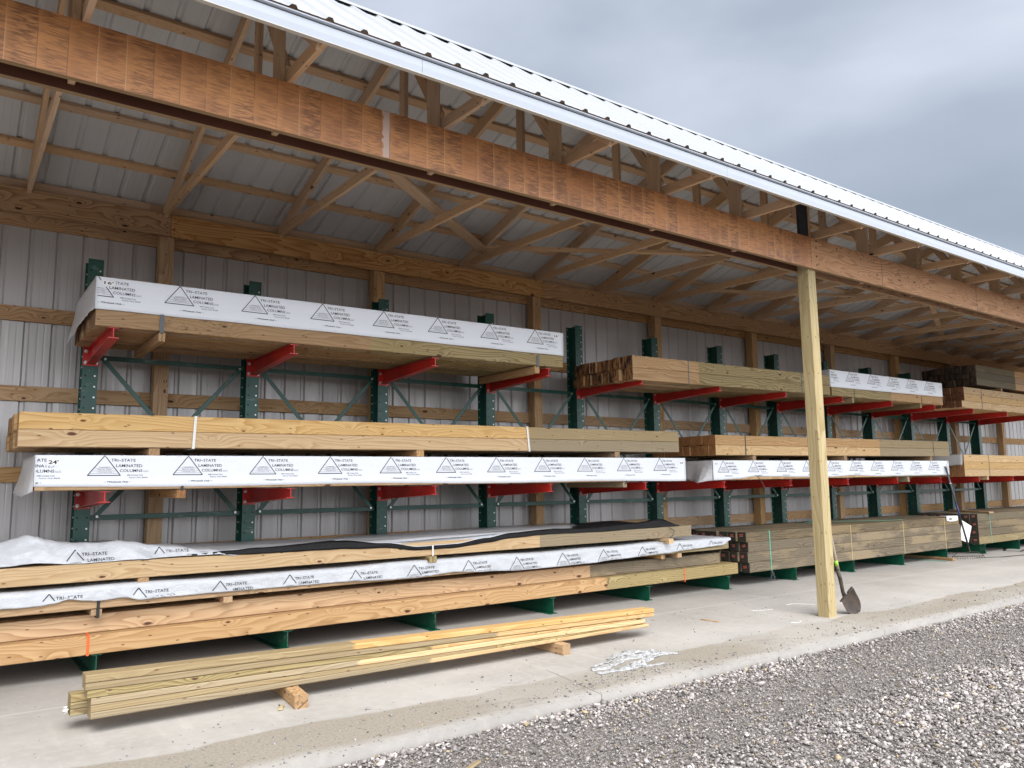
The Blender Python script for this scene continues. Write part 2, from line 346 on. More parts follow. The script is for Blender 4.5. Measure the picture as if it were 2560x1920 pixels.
STONE = stonemat()

# ------------------------------------------------------------------ mesh helpers
class MB:
    def __init__(s): s.v = []; s.f = []; s.m = []; s.mats = []
    def mi(s, mat):
        if mat not in s.mats: s.mats.append(mat)
        return s.mats.index(mat)
    def quadbox(s, c, mat):                       # c: 8 corners, 0-3 one end loop, 4-7 the other
        k = len(s.v); s.v += [tuple(p) for p in c]; i = s.mi(mat)
        for q in ((0,3,2,1),(4,5,6,7),(0,1,5,4),(1,2,6,5),(2,3,7,6),(3,0,4,7)): s.f.append(tuple(k+a for a in q)); s.m.append(i)
    def box(s, x0, x1, y0, y1, z0, z1, mat):
        s.quadbox([(x0,y0,z0),(x0,y1,z0),(x0,y1,z1),(x0,y0,z1),(x1,y0,z0),(x1,y1,z0),(x1,y1,z1),(x1,y0,z1)], mat)
    def prism(s, prof, xs, mats, endmats=None, axis='x', offs=None):
        """prof: list of (a,b); stations xs; mats per segment"""
        n = len(prof); k = len(s.v)
        for j, x in enumerate(xs):
            o = offs[j] if offs else (0, 0)
            for a, b in prof:
                a += o[0]; b += o[1]
                s.v.append((x, a, b) if axis == 'x' else (a, x, b) if axis == 'y' else (a, b, x))
        for j in range(len(xs)-1):
            i = s.mi(mats[j] if isinstance(mats, (list, tuple)) else mats)
            for q in range(n):
                r = (q+1) % n
                s.f.append((k+j*n+q, k+j*n+r, k+(j+1)*n+r, k+(j+1)*n+q)); s.m.append(i)
        e0, e1 = endmats or ((mats[0], mats[-1]) if isinstance(mats, (list, tuple)) else (mats, mats))
        s.f.append(tuple(k+q for q in reversed(range(n)))); s.m.append(s.mi(e0))
        s.f.append(tuple(k+(len(xs)-1)*n+q for q in range(n))); s.m.append(s.mi(e1))
    def cyl(s, p0, p1, r0, mat, r1=None, n=10, caps=True):
        p0, p1 = Vector(p0), Vector(p1); r1 = r0 if r1 is None else r1
        d = (p1-p0).normalized(); a = d.orthogonal().normalized(); b = d.cross(a); k = len(s.v); i = s.mi(mat)
        for p, r in ((p0, r0), (p1, r1)):
            for q in range(n):
                t = 2*math.pi*q/n; s.v.append(tuple(p+a*(r*math.cos(t))+b*(r*math.sin(t))))
        for q in range(n):
            r = (q+1) % n; s.f.append((k+q, k+r, k+n+r, k+n+q)); s.m.append(i)
        if caps:
            s.f.append(tuple(k+q for q in reversed(range(n)))); s.m.append(i)
            s.f.append(tuple(k+n+q for q in range(n))); s.m.append(i)
    def tube(s, pts, r, mat, n=6):
        k0 = len(s.v); i = s.mi(mat); P = [Vector(p) for p in pts]; a = None
        for j, p in enumerate(P):
            d = (P[min(j+1, len(P)-1)]-P[max(j-1, 0)]).normalized()
            a = d.orthogonal().normalized() if a is None else (a-d*a.dot(d)).normalized()
            b = d.cross(a)
            rr = r[j] if isinstance(r, (list, tuple)) else r
            for q in range(n):
                t = 2*math.pi*q/n; s.v.append(tuple(p+a*(rr*math.cos(t))+b*(rr*math.sin(t))))
        for j in range(len(P)-1):
            for q in range(n):
                w = (q+1) % n; s.f.append((k0+j*n+q, k0+j*n+w, k0+(j+1)*n+w, k0+(j+1)*n+q)); s.m.append(i)
        s.f.append(tuple(k0+q for q in reversed(range(n)))); s.m.append(i)
        s.f.append(tuple(k0+(len(P)-1)*n+q for q in range(n))); s.m.append(i)
    def grid(s, fn, nu, nv, mat):
        k = len(s.v); i = s.mi(mat)
        for a in range(nu+1):
            for b in range(nv+1): s.v.append(tuple(fn(a/nu, b/nv)))
        for a in range(nu):
            for b in range(nv):
                q = k+a*(nv+1)+b; s.f.append((q, q+nv+1, q+nv+2, q+1)); s.m.append(i)
    def mesh(s, name, smooth=False):
        me = bpy.data.meshes.new(name); me.from_pydata(s.v, [], s.f); me.validate(clean_customdata=False) if False else None
        for m in s.mats: me.materials.append(m)
        me.polygons.foreach_set('material_index', s.m)
        if smooth: me.polygons.foreach_set('use_smooth', [True]*len(me.polygons))
        me.update(); return me
    def obj(s, name, parent=None, smooth=False, solid=0.0):
        return link(name, s.mesh(name, smooth), parent, solid=solid)
def link(name, me, parent=None, loc=(0,0,0), rot=None, solid=0.0):
    o = bpy.data.objects.new(name, me); C.objects.link(o)
    if parent is not None: o.parent = parent
    if rot is not None: o.matrix_local = Matrix.LocRotScale(Vector(loc), rot, None)
    else: o.location = loc
    if solid:
        md = o.modifiers.new('thickness', 'SOLIDIFY'); md.thickness = solid; md.offset = -1
    return o
def tag(o, label, cat, group=None, kind=None):
    o['label'] = label; o['category'] = cat
    if group: o['group'] = group
    if kind: o['kind'] = kind
    return o
def empty(name, label, cat, group=None, loc=(0,0,0)):
    o = bpy.data.objects.new(name, None); C.objects.link(o); o.location = loc
    return tag(o, label, cat, group)
def part_empty(name, parent, loc=(0,0,0)):
    o = bpy.data.objects.new(name, None); C.objects.link(o); o.parent = parent; o.location = loc; return o
def chprof(h0, h1, w0, w1, c):
    return [(h0+c, w0), (h1-c, w0), (h1, w0+c), (h1, w1-c), (h1-c, w1), (h0+c, w1), (h0, w1-c), (h0, w0+c)]
def stick(name, parent, p0, p1, wy, hz, mat, up=(0,0,1), c=0.002, ends=None, anchor='c', loc0=(0,0,0), wedge=None):
    """board from p0 to p1 (centre line), local x along it, section wy across and hz along 'up'. Positions relative to parent."""
    p0, p1 = Vector(p0), Vector(p1); d = p1-p0; Ln = d.length; x = d.normalized(); z = Vector(up); z = (z-x*z.dot(x)).normalized(); y = z.cross(x)
    mb = MB(); mb.prism(chprof(-wy/2, wy/2, -hz/2, hz/2, c), [0, Ln], mat, ends or (mat, mat))
    rot = Matrix((x, y, z)).transposed().to_quaternion()
    return link(name, mb.mesh(name), parent, p0, rot)

def timber(parent, x0, x1, y0, y1, z0, z1, mat, mat2=None, splice=None, end0=None, end1=None, plies=1, dz=0.0, name='timber', c=0.002, dy=0.0):
    """squared timber along x (glued plies stacked in y); z0,z1 at the left end, dz rise to the right end"""
    mb = MB(); e0 = end0 or mat; e1 = end1 or (mat2 or mat)
    Ln = x1-x0; xs = [0, Ln]; ms = [mat]
    if splice is not None and x0+0.05 < splice < x1-0.05: xs = [0, splice-x0, Ln]; ms = [mat, mat2]
    elif splice is not None and splice <= x0+0.05: ms = [mat2]
    pw = (y1-y0)/plies
    offs = [(dy*q/Ln, dz*q/Ln) for q in xs]
    for k in range(plies):
        g = 0.0030 if plies > 1 else 0
        mb.prism(chprof(k*pw+g, (k+1)*pw-g, 0.0042*((k*5+int(y0*31)+int(y0*7))%3), z1-z0, 0.0045 if plies > 1 else c), xs, ms, (e0, e1), offs=offs)
    return link(name, mb.mesh(name), parent, (x0, y0, z0))

# ------------------------------------------------------------------ ground
mb = MB(); mb.box(-8.5, 30.6, 4.196, 8.72, -0.20, 0.0, CONC)
slab = mb.obj('concrete_slab'); slab['kind'] = 'structure'; slab['label'] = 'pale concrete floor slab under the shed with a sandy damp band along its front edge'; slab['category'] = 'floor'
mb = MB(); mb.grid(lambda a, b: ((a-0.5)*800, (b-0.5)*800, -0.058), 8, 8, GRAV)
gr = mb.obj('gravel_ground'); gr['kind'] = 'structure'; gr['label'] = 'grey gravel yard in front of the concrete slab'; gr['category'] = 'ground'

def stones(name, pts, sizes, tones, flat=0.50, seed=1):
    rg = np.random.default_rng(seed)
    ph = (1+5**0.5)/2
    V = np.array([(-1,ph,0),(1,ph,0),(-1,-ph,0),(1,-ph,0),(0,-1,ph),(0,1,ph),(0,-1,-ph),(0,1,-ph),(ph,0,-1),(ph,0,1),(-ph,0,-1),(-ph,0,1)])/1.9
    F = np.array([(0,11,5),(0,5,1),(0,1,7),(0,7,10),(0,10,11),(1,5,9),(5,11,4),(11,10,2),(10,7,6),(7,1,8),(3,9,4),(3,4,2),(3,2,6),(3,6,8),(3,8,9),(4,9,5),(2,4,11),(6,2,10),(8,6,7),(9,8,1)])
    n = len(pts)
    vv = np.repeat(V[None], n, 0)*(1+rg.uniform(-0.32, 0.32, (n, 12, 1)))
    ax = np.stack([rg.uniform(0.75, 1.35, n), rg.uniform(0.6, 1.0, n), rg.uniform(flat-0.2, flat+0.15, n)], 1)
    vv = vv*ax[:, None, :]
    q = rg.normal(size=(n, 4)); q[:, 0] += 1.2; q[:, 1:3] *= 0.35; q /= np.linalg.norm(q, axis=1)[:, None]
    w, x, y, z = q.T
    R = np.stack([1-2*(y*y+z*z), 2*(x*y-z*w), 2*(x*z+y*w), 2*(x*y+z*w), 1-2*(x*x+z*z), 2*(y*z-x*w), 2*(x*z-y*w), 2*(y*z+x*w), 1-2*(x*x+y*y)], 1).reshape(n, 3, 3)
    yaw = rg.uniform(0, 2*np.pi, n); cz, sz = np.cos(yaw), np.sin(yaw); o = np.zeros(n)
    Z = np.stack([cz, -sz, o, sz, cz, o, o, o, o+1], 1).reshape(n, 3, 3)
    vv = np.einsum('nij,nkj->nki', Z@R, vv)*sizes[:, None, None]/2 + pts[:, None, :]
    me = bpy.data.meshes.new(name)
    nf = n*20
    me.vertices.add(n*12); me.vertices.foreach_set('co', vv.reshape(-1).astype(np.float32))
    idx = (F[None]+12*np.arange(n)[:, None, None]).reshape(-1)
    me.loops.add(nf*3); me.loops.foreach_set('vertex_index', idx.astype(np.int32))
    me.polygons.add(nf); me.polygons.foreach_set('loop_start', np.arange(0, nf*3, 3, dtype=np.int32)); me.polygons.foreach_set('loop_total', np.full(nf, 3, dtype=np.int32))
    me.update(calc_edges=True)
    at = me.attributes.new('tone', 'FLOAT_COLOR', 'FACE')
    col = np.ones((n, 20, 4), np.float32); col[:, :, :3] = tones[:, None, :]
    at.data.foreach_set('color', col.reshape(-1))
    me.materials.append(STONE)
    return link(name, me)
rg = np.random.default_rng(11)
def vnoise(x, y, s, seed):
    g = np.random.default_rng(seed).uniform(0, 1, (64, 64)); X = (x*s) % 63; Y = (y*s) % 63
    i, j = X.astype(int), Y.astype(int); a, b = X-i, Y-j; a = a*a*(3-2*a); b = b*b*(3-2*b); k, l = (i+1) % 64, (j+1) % 64
    return g[i, j]*(1-a)*(1-b)+g[k, j]*a*(1-b)+g[i, l]*(1-a)*b+g[k, l]*a*b
def tones_for(n, rg, bright=1.0):
    v = rg.choice([0.13, 0.21, 0.30, 0.39, 0.50], n, p=[.13, .26, .34, .20, .07])*rg.uniform(0.8, 1.2, n)*bright
    c = np.stack([v*1.03, v*0.99, v*0.985], 1)
    w = rg.uniform(0, 1, n) < 0.035
    c[w] *= np.array([1.15, 0.98, 0.62])
    return c
n = 135000
x = rg.uniform(0.6, 13.5, n); y = 4.19-3.6*rg.uniform(0, 1, n)
keep = ((y > 4.15-1.0*(x-0.8)*1.05) & (x < 4.5)) | ((x >= 4.5) & (y > 0.6+(x-4.5)*0.24))
x, y = x[keep], y[keep]
nn = vnoise(x, y, 1.5, 5)*0.6+vnoise(x, y, 4.2, 6)*0.4
band = np.exp(-((y-3.55)/0.45)**2)                       # driven-over strip of fines near the slab
sz = np.exp(rg.normal(math.log(0.0145), 0.42, len(x)))
sz *= 0.74+0.62*np.clip((nn-0.35)*1.3+0.5-0.7*band, 0, 1)
edge = y > 4.02; sz = np.where(edge & (rg.uniform(0, 1, len(x)) < .3), sz*1.4, sz)
sz = np.clip(sz, 0.006, 0.052)
ht = -0.056+0.018*rg.uniform(0, 1, len(x))*(0.5+nn)+sz*0.10
y = np.where(y > 4.17-sz/2, 4.17-sz/2-rg.uniform(0, 0.03, len(x)), y)
tn = tones_for(len(x), rg); tn *= (0.84+0.26*np.clip((nn-0.3)*1.5-0.6*band+0.35, 0, 1))[:, None]*np.array([1.17, 1.125, 1.09])
g = stones('gravel', np.stack([x, y, ht], 1), sz, tn, seed=3)
tag(g, 'loose grey crushed stone covering the yard beside the slab', 'gravel', kind='stuff')
# stray gravel thrown onto the slab
n = 1700
x = rg.uniform(0.3, 15, n); y = 4.22+np.abs(rg.normal(0, 0.28, n)); 
x2 = rg.normal(4.35, 0.45, 420); y2 = 4.47+rg.normal(0, 0.10, 420); x3 = rg.uniform(1, 9, 420); y3 = rg.uniform(4.25, 6.4, 420)
x = np.r_[x, x2, x3]; y = np.clip(np.r_[y, y2, y3], 4.22, 8); sz = np.clip(np.exp(rg.normal(math.log(0.009), 0.5, len(x))), 0.004, 0.034)
g = stones('stray_stones', np.stack([x, y, sz*0.16], 1), sz, tones_for(len(x), rg, 0.75), seed=4)
tag(g, 'stray bits of gravel scattered over the front of the concrete slab', 'gravel', kind='stuff')

# ------------------------------------------------------------------ the shed
X0, X1 = -8.2, 30.2
shed = empty('open_shed', 'long open fronted timber shed with ribbed metal wall and white ribbed roof', 'shed')
RP = [(0, 0), (0.016, 0.019), (0.042, 0.019), (0.058, 0), (0.112, 0), (0.122, 0.0012), (0.132, 0), (0.169, 0), (0.179, 0.0012), (0.189, 0)]
def ribs(x0, x1, pitch=0.2286, ph=0.0):
    out = []; k = math.floor((x0-ph)/pitch)
    while ph+k*pitch < x1:
        for a, h in RP:
            xx = ph+k*pitch+a
            if x0 <= xx <= x1: out.append((xx, h))
        k += 1
    return out
def sheet(name, fn, mat, thick, ph=0.0, nseg=1):
    """ribbed sheet: fn(x, t, h) -> point, t in 0..1 along the rib"""
    pr = ribs(X0, X1, ph=ph); mb = MB(); i = mb.mi(mat)
    for j in range(nseg+1):
        for xx, h in pr: mb.v.append(fn(xx, j/nseg, h))
    n = len(pr)
    for j in range(nseg):
        for q in range(n-1): mb.f.append((j*n+q, j*n+q+1, (j+1)*n+q+1, (j+1)*n+q)); mb.m.append(i)
    return mb.obj(name, shed, solid=thick)
# rear wall, ribs pushed outwards
sheet('wall_sheeting', lambda x, t, h: (x, 8.642+h, 0.10+t*4.3), WALLM, 0.0006, ph=0.055)
# posts in the rear wall (three ply)
WP = [1.655+2.4384*k for k in range(-4, 12)]
for k, px in enumerate(WP):
    o = MB()
    for q in range(3): o.prism(chprof(q*0.046-0.0692, q*0.046-0.0692+0.0455, -0.0457, 0.0457+0.044, 0.002) if False else chprof(-0.0692+q*0.046, -0.0692+q*0.046+0.0455, 0.0, 0.14, 0.002), [0, 4.25], PINE)
    me = o.mesh('wall_post'); rot = Matrix(((0, 1, 0), (0, 0, 1), (1, 0, 0))).to_quaternion()
    # local x -> world z, local y -> world x, local z -> world y
    link('wall_post', me, shed, (px+0.069, 8.460, 0.0), rot)
# girts
for z in (0.745, 1.525, 2.288, 3.052):
    xa = X0
    while xa < X1:
        xb = min(xa+4.8768, X1)
        stick('girt', shed, (xa+0.001, 8.619, z+0.072), (xb-0.001, 8.619, z+0.072), 0.038, 0.143, CARRY if z > 3 else PINE)
        xa = xb
# carrier boards at the top of the wall
js = [1.744-4.96*2, 1.744-4.96, 1.744, 6.70, 11.62, 16.5, 21.4, 26.3, 30.2]
for a, b in zip(js[:-1], js[1:]):
    stick('carrier_board', shed, (a+0.002, 8.440, 4.175), (b-0.002, 8.440, 4.175), 0.038, 0.236, CARRY)
    stick('rear_carrier_board', shed, (a+1.0, 8.619, 4.11), (b+1.0-0.002, 8.619, 4.11), 0.038, 0.27, CARRY)
# nail heads on the carrier joints
mb = MB()
for j in js[1:-1]:
    for s in (-0.035, 0.035):
        for q in range(4): mb.cyl((j+s, 8.4215, 4.09+q*0.055), (j+s, 8.4185, 4.09+q*0.055), 0.006, HOLE, n=6)
mb.obj('carrier_nail', shed)

# front header: two laminated veneer beams sandwiching the posts
HB, HT = 3.803, 4.160
def header(x0, x1, y0, y1, face, inner, front=True):
    mb = MB(); mb.box(0, x1-x0-0.004, 0, y1-y0, 0, HT-HB, face)
    for f, n in zip(range(6), mb.f): pass
    # faces order: end, end, bottom?, set by geometry below
    i_in = mb.mi(inner); i_ed = mb.mi(LVLED)
    for q, f in enumerate(mb.f):
        c = sum((Vector(mb.v[a]) for a in f), Vector())/4
        if c.z < 1e-4: mb.m[q] = i_ed
        elif (front and c.y > (y1-y0)-1e-4) or (not front and abs(c.y) < 1e-4): mb.m[q] = i_in
    return link('header_beam', mb.mesh('header_beam'), shed, (x0, y0, HB))
for a, b, mt in ((-8.1, 2.465, LVL), (2.465, 7.707, LVL), (7.707, 17.0, PLYF), (17.0, 30.1, PLYF)):
    header(a, b, 4.860, 4.905, mt, LVLIN)
for a, b, mt in ((-8.1, 5.1, LVL), (5.1, 7.76, LVL), (7.76, 19.0, PLYF), (19.0, 30.1, PLYF)):
    header(a, b, 5.047, 5.092, mt, LVLIN if mt is LVL else PLYF, False)
mb = MB()
for xx in (9.187, 11.717, 14.1): mb.box(xx, xx+0.006, 4.8585, 4.8600, HB+0.006, HT-0.006, LINE)
for dx, dz_ in ((1.3, .3), (1.35, .12), (2.1, .21), (4.9, .2), (5.1, .31), (6.0, .1), (6.7, .22), (.5, .31), (.08, .05), (.08, .15), (.08, .25), (.09, .33)):
    mb.cyl((7.72+dx, 4.8585, HB+dz_), (7.72+dx, 4.8605, HB+dz_), 0.011, HOLE, n=8)
mb.obj('header_seam', shed)
mb = MB(); k0 = len(mb.v); nseg = 14; i0 = mb.mi(TAGW)
for q in range(nseg+1):
    z = HB+0.004+(HT-HB-0.008)*q/nseg; mb.v += [(2.405+0.028*mnoise.noise(Vector((q*0.9, 3, 1))), 4.8586, z), (2.459, 4.8586, z)]
for q in range(nseg): mb.f.append((2*q, 2*q+1, 2*q+3, 2*q+2)); mb.m.append(i0)
mb.obj('header_patch', shed)

# front posts
def front_post(px):
    mb = MB(); mb.prism(chprof(0, 0.142, 0, 0.140, 0.005), [0, 4.16], POSTW)
    rot = Matrix(((0, 1, 0), (0, 0, 1), (1, 0, 0))).to_quaternion()
    return link('front_post', mb.mesh('front_post'), shed, (px, 4.9055, 0.0), rot)
front_post(7.690); front_post(-1.46); front_post(16.85)
mb = MB(); mb.box(7.60, 7.785, 4.915, 4.953, HB+0.2, 4.62, CHARC); mb.obj('blocking_board', shed, )

# trusses every 4 ft (built at x = 0, copied along the building)
def zr(y): return 5.07+0.305*(5.75-y)            # underside of the rear top chord
def truss_parts():
    P = []
    def st(nm, p0, p1, w, h, up=(0, 0, 1), xo=0.0):
        p0 = (xo, *p0); p1 = (xo, *p1); q0, q1 = Vector(p0), Vector(p1); d = q1-q0; x = d.normalized(); z = Vector(up); z = (z-x*z.dot(x)).normalized(); y = z.cross(x)
        mb = MB(); mb.prism(chprof(-w/2, w/2, -h/2, h/2, 0.002), [0, d.length], FRAME)
        P.append((nm, mb.mesh('truss_'+nm), q0, Matrix((x, y, z)).transposed().to_quaternion()))
    st('top_chord', (8.64, zr(8.64)+0.073), (5.47, zr(5.47)+0.073), 0.038, 0.140)
    st('front_rafter', (5.462, 5.13), (4.285, 4.155), 0.038, 0.090)
    st('bottom_chord', (8.42, 4.315), (5.40, 4.245), 0.038, 0.089)
    st('overhang_chord', (5.398, 4.245), (4.235, 4.178), 0.038, 0.089) if False else st('overhang_chord', (5.75, 4.232), (4.240, 4.182), 0.038, 0.090, xo=0.0215)
    st('ridge_web', (5.50, 4.30), (5.50, 5.12), 0.038, 0.089, (0, 1, 0), 0.0)
    st('hold_down', (4.976, 3.845), (4.976, 4.74), 0.038, 0.140, (0, 1, 0), -0.019)
    st('web', (5.40, 5.00), (4.93, 4.27), 0.038, 0.089, (0, 1, 0), 0.0205)
    st('web', (5.60, 4.33), (6.55, 4.86), 0.038, 0.089, (0, 0, 1), 0.0)
    return P
TP = truss_parts()
for k in range(-7, 25):
    tx = 0.475+1.2192*k
    te = part_empty('truss', shed, (tx, 0, 0))
    for nm, me, loc, rot in TP: link(nm, me, te, loc, rot)
# lateral braces between the trusses
stick('lateral_brace', shed, (3.02, 6.18, 4.40), (5.44, 8.02, 4.40), 0.140, 0.038, FRAME)
for a, b in (((5.2, 7.95, 4.41), (8.6, 6.1, 4.41)), ((9.3, 7.9, 4.41), (12.9, 6.2, 4.41)), ((13.0, 6.1, 4.41), (17.5, 8.0, 4.41)), ((-3.0, 6.2, 4.41), (0.3, 6.3, 4.41))):
    stick('lateral_brace', shed, a, b, 0.089, 0.038, FRAME)
stick('diagonal_brace', shed, (8.9, 5.15, 4.30), (9.9, 6.9, 4.85), 0.089, 0.038, FRAME)
# purlins, flat on the top chords
for y in (5.68, 6.215, 6.79, 7.378, 7.972, 8.52):
    zc = zr(y)+0.147+0.019
    xa = X0
    while xa < X1:
        xb = min(xa+4.8768, X1)
        if y > 8.5: stick('eave_purlin', shed, (xa+0.001, y+0.012, zc-0.055), (xb-0.001, y+0.012, zc-0.055), 0.038, 0.14, FRAME)
        else: stick('purlin', shed, (xa+0.001, y, zc), (xb-0.001, y, zc), 0.089, 0.038, FRAME, up=(0, 0.305, 1))
        xa = xb
for y in (4.42, 4.88, 5.30):
    zc = 4.155+(y-4.285)*(0.975/1.177)+0.062+0.02
    stick('front_purlin', shed, (X0, y, zc), (X1, y, zc), 0.07, 0.034, FRAME, up=(0, -0.83, 1))
# roof sheeting
def rear_roof(x, t, h):
    y = 5.513+t*(8.80-5.513); return (x, y, 5.262+0.305*(5.75-y)-0.003+h)
sheet('roof_sheeting', rear_roof, ROOFIN, 0.0006, ph=0.09)
ev = Vector((0, 4.200, 4.268)); rd = Vector((0, 5.510, 5.330)); fs = (rd-ev).normalized(); fn_ = Vector((0, -fs.z, fs.y))
def front_roof(x, t, h):
    p = ev+(rd-ev)*t+fn_*h; return (x, p.y, p.z)
sheet('front_roof_sheeting', front_roof, ROOFW, 0.0006, ph=0.09)
mb = MB()                                            # screws on the white slope
for row in (0.10, 0.42, 0.80):
    k = 0
    while X0+0.2+k*0.2286 < X1:
        p = ev+(rd-ev)*row; xx = 0.09+0.073+0.2286*(k-36)
        if X0 < xx < X1: mb.cyl((xx, *(p-fn_*0.001).yz), (xx, *(p+fn_*0.006).yz), 0.009, LINE, n=6)
        k += 1
mb.obj('roof_screw', shed)
# ridge cap with dark closure under it
mb = MB()
cs = rd-fs*0.125+fn_*0.021; ct = rd+fn_*0.026+Vector((0, 0.012, 0.012))
mb.quadbox([(X0, *cs.yz), (X0, *ct.yz), (X0, *(ct+fn_*0.002).yz), (X0, *(cs+fn_*0.002).yz), (X1, *cs.yz), (X1, *ct.yz), (X1, *(ct+fn_*0.002).yz), (X1, *(cs+fn_*0.002).yz)], ROOFW)
rr = Vector((0, 5.66, 5.262+0.305*(5.75-5.66)+0.024))
mb.quadbox([(X0, *ct.yz), (X0, *rr.yz), (X0, rr.y, rr.z+0.002), (X0, ct.y, ct.z+0.002), (X1, *ct.yz), (X1, *rr.yz), (X1, rr.y, rr.z+0.002), (X1, ct.y, ct.z+0.002)], ROOFW)
mb.obj('ridge_cap', shed)
mb = MB()
c0 = rd-fs*0.100-fn_*0.001; c1 = c0+fn_*0.0205
mb.quadbox([(X0, *c0.yz), (X0, *(c0+fs*0.03).yz), (X0, *(c1+fs*0.03).yz), (X0, *c1.yz), (X1, *c0.yz), (X1, *(c0+fs*0.03).yz), (X1, *(c1+fs*0.03).yz), (X1, *c1.yz)], HOLE)
mb.obj('ridge_closure', shed)
# fascia in lengths, with drip edge above and a return below
xa = X0
for xb in (-0.72, 2.372, 5.467, 8.538, 11.6, 14.7, 17.8, 20.9, 24.0, 27.1, X1):
    mb = MB(); prof = [(4.222, 4.139), (4.219, 4.185), (4.222, 4.238), (4.232, 4.238), (4.232, 4.139)]
    mb.prism(prof, [xa, xb-0.0025], FASC); mb.obj('fascia', shed)
    mb = MB(); prof = [(4.2275, 4.2385), (4.2275, 4.2435), (4.215, 4.2445), (4.206, 4.252), (4.208, 4.262), (4.222, 4.272), (4.240, 4.276), (4.240, 4.2385)]
    mb.prism(prof, [xa, xb-0.002], FASC); mb.obj('drip_edge', shed)
    mb = MB(); mb.box(xa, xb-0.002, 4.219, 4.252, 4.1350, 4.1385, SOFF); mb.obj('fascia_return', shed)
    xa = xb
mb = MB(); mb.box(X0, X1, 4.2215, 4.2275, 4.2382, 4.2430, LINE); mb.obj('fascia_seam', shed)

# ------------------------------------------------------------------ cantilever rack
rack = empty('cantilever_rack', 'dark green steel cantilever rack with red arms standing along the shed wall', 'rack')
UX = [1.045+1.524*k for k in range(13)]
UT = [3.645, 3.645, 3.65, 3.66, 3.665, 3.645, 3.66, 3.655, 3.655, 3.655, 3.655, 3.655, 3.655]
def upright_mesh(h):
    mb = MB(); w = 0.066
    mb.box(-w, w, 8.200, 8.210, 0.0, h, GREEN); mb.box(-w, w, 8.390, 8.400, 0.0, h, GREEN); mb.box(-0.004, 0.004, 8.2102, 8.3898, 0.0, h-0.001, GREEN)
    z = 0.28
    while z < h-0.03:
        for s in (-0.040, 0.040):
            mt = HOLE if s < 0 else ZINC
            mb.cyl((s, 8.2006, z), (s, 8.1990, z), 0.0085, mt if (int(z*97) % 5) else HOLE, n=8)
        for s in (-0.050,): mb.cyl((s, 8.3906, z), (s, 8.3885, z), 0.0085, ZINC, n=8)
        z += 0.1016
    return mb.mesh('upright')
def arm_mesh(drop=0.0):
    """tapered I arm from the upright face (y 8.2) to its tip (y 6.995); z = 0 at the top face of the arm"""
    mb = MB(); w = 0.040; y1, y0 = 8.186, 6.995; d0, d1 = 0.090, 0.150
    mb.quadbox([(-w, y0, -0.007), (w, y0, -0.007), (w, y0, 0), (-w, y0, 0), (-w, y1, -0.007), (w, y1, -0.007), (w, y1, 0), (-w, y1, 0)], RED)
    mb.quadbox([(-w, y0, -d0), (w, y0, -d0), (w, y0, -d0+0.007), (-w, y0, -d0+0.007), (-w, y1, -d1), (w, y1, -d1), (w, y1, -d1+0.007), (-w, y1, -d1+0.007)], RED)
    mb.quadbox([(-0.004, y0+0.001, -d0+0.007), (0.004, y0+0.001, -d0+0.007), (0.004, y0+0.001, -0.007), (-0.004, y0+0.001, -0.007), (-0.004, y1, -d1+0.007), (0.004, y1, -d1+0.007), (0.004, y1, -0.007), (-0.004, y1, -0.007)], RED)
    mb.box(-0.070, 0.070, 8.1862, 8.1988, -0.165, 0.045, RED)
    return mb.mesh('arm')
def bolt_mesh():
    mb = MB()
    for s in (-0.045, 0.045):
        for z in (-0.135, -0.03):
            mb.cyl((s, 8.186, z), (s, 8.170, z), 0.012, ZINC, n=6); mb.cyl((s, 8.187, z), (s, 8.184, z), 0.017, ZINC, n=10)
    return mb.mesh('bolt')
def base_mesh():
    mb = MB(); w = 0.055; y1, y0 = 8.400, 6.990; hh = 0.178
    mb.box(-w, w, y0, 8.196, 0.0, 0.008, GREEN2); mb.box(-w*0.7, w*0.7, y0, 8.196, hh-0.008, hh, GREEN2); mb.box(-0.004, 0.004, y0+0.002, 8.196, 0.008, hh-0.008, GREEN2)
    return mb.mesh('base_beam')
AM, BM, BOM = arm_mesh(), bolt_mesh(), base_mesh()
UM = {}
for k, ux in enumerate(UX):
    h = UT[k]
    if h not in UM: UM[h] = upright_mesh(h)
    link('upright', UM[h], rack, (ux, 0, 0))
    link('base_beam', BOM, rack, (ux, 0, 0))
    for za in (2.772+0.0016*ux, 1.436+0.0022*ux):
        a = link('arm', AM, rack, (ux, 0, za)); link('bolt', BM, a, (0, 0, 0))
def brace(p0, p1, w, yo):
    p0 = Vector((p0[0], yo, p0[1])); p1 = Vector((p1[0], yo, p1[1]))
    return stick('brace', rack, p0, p1, 0.006, w, GREEN, up=(0.001, 0, 1))
mbb = MB()
for a, b in zip(UX[:-1], UX[1:]):
    xa, xb = a+0.067, b-0.067
    brace((xa, 2.700), (xb, 2.700), 0.048, 8.262); brace((xa, 1.190), (xb, 1.190), 0.048, 8.262)
    brace((xa+0.05, 2.685), (xb-0.05, 1.205), 0.042, 8.252); brace((xa+0.05, 1.205), (xb-0.05, 2.685), 0.042, 8.244)
    for xx, zz in ((xa+0.06, 2.69), (xb-0.06, 2.69), (xa+0.06, 1.2), (xb-0.06, 1.2)):
        mbb.cyl((xx, 8.2404, zz), (xx, 8.232, zz), 0.012, ZINC, n=8)
mbb.obj('brace_bolt', rack)

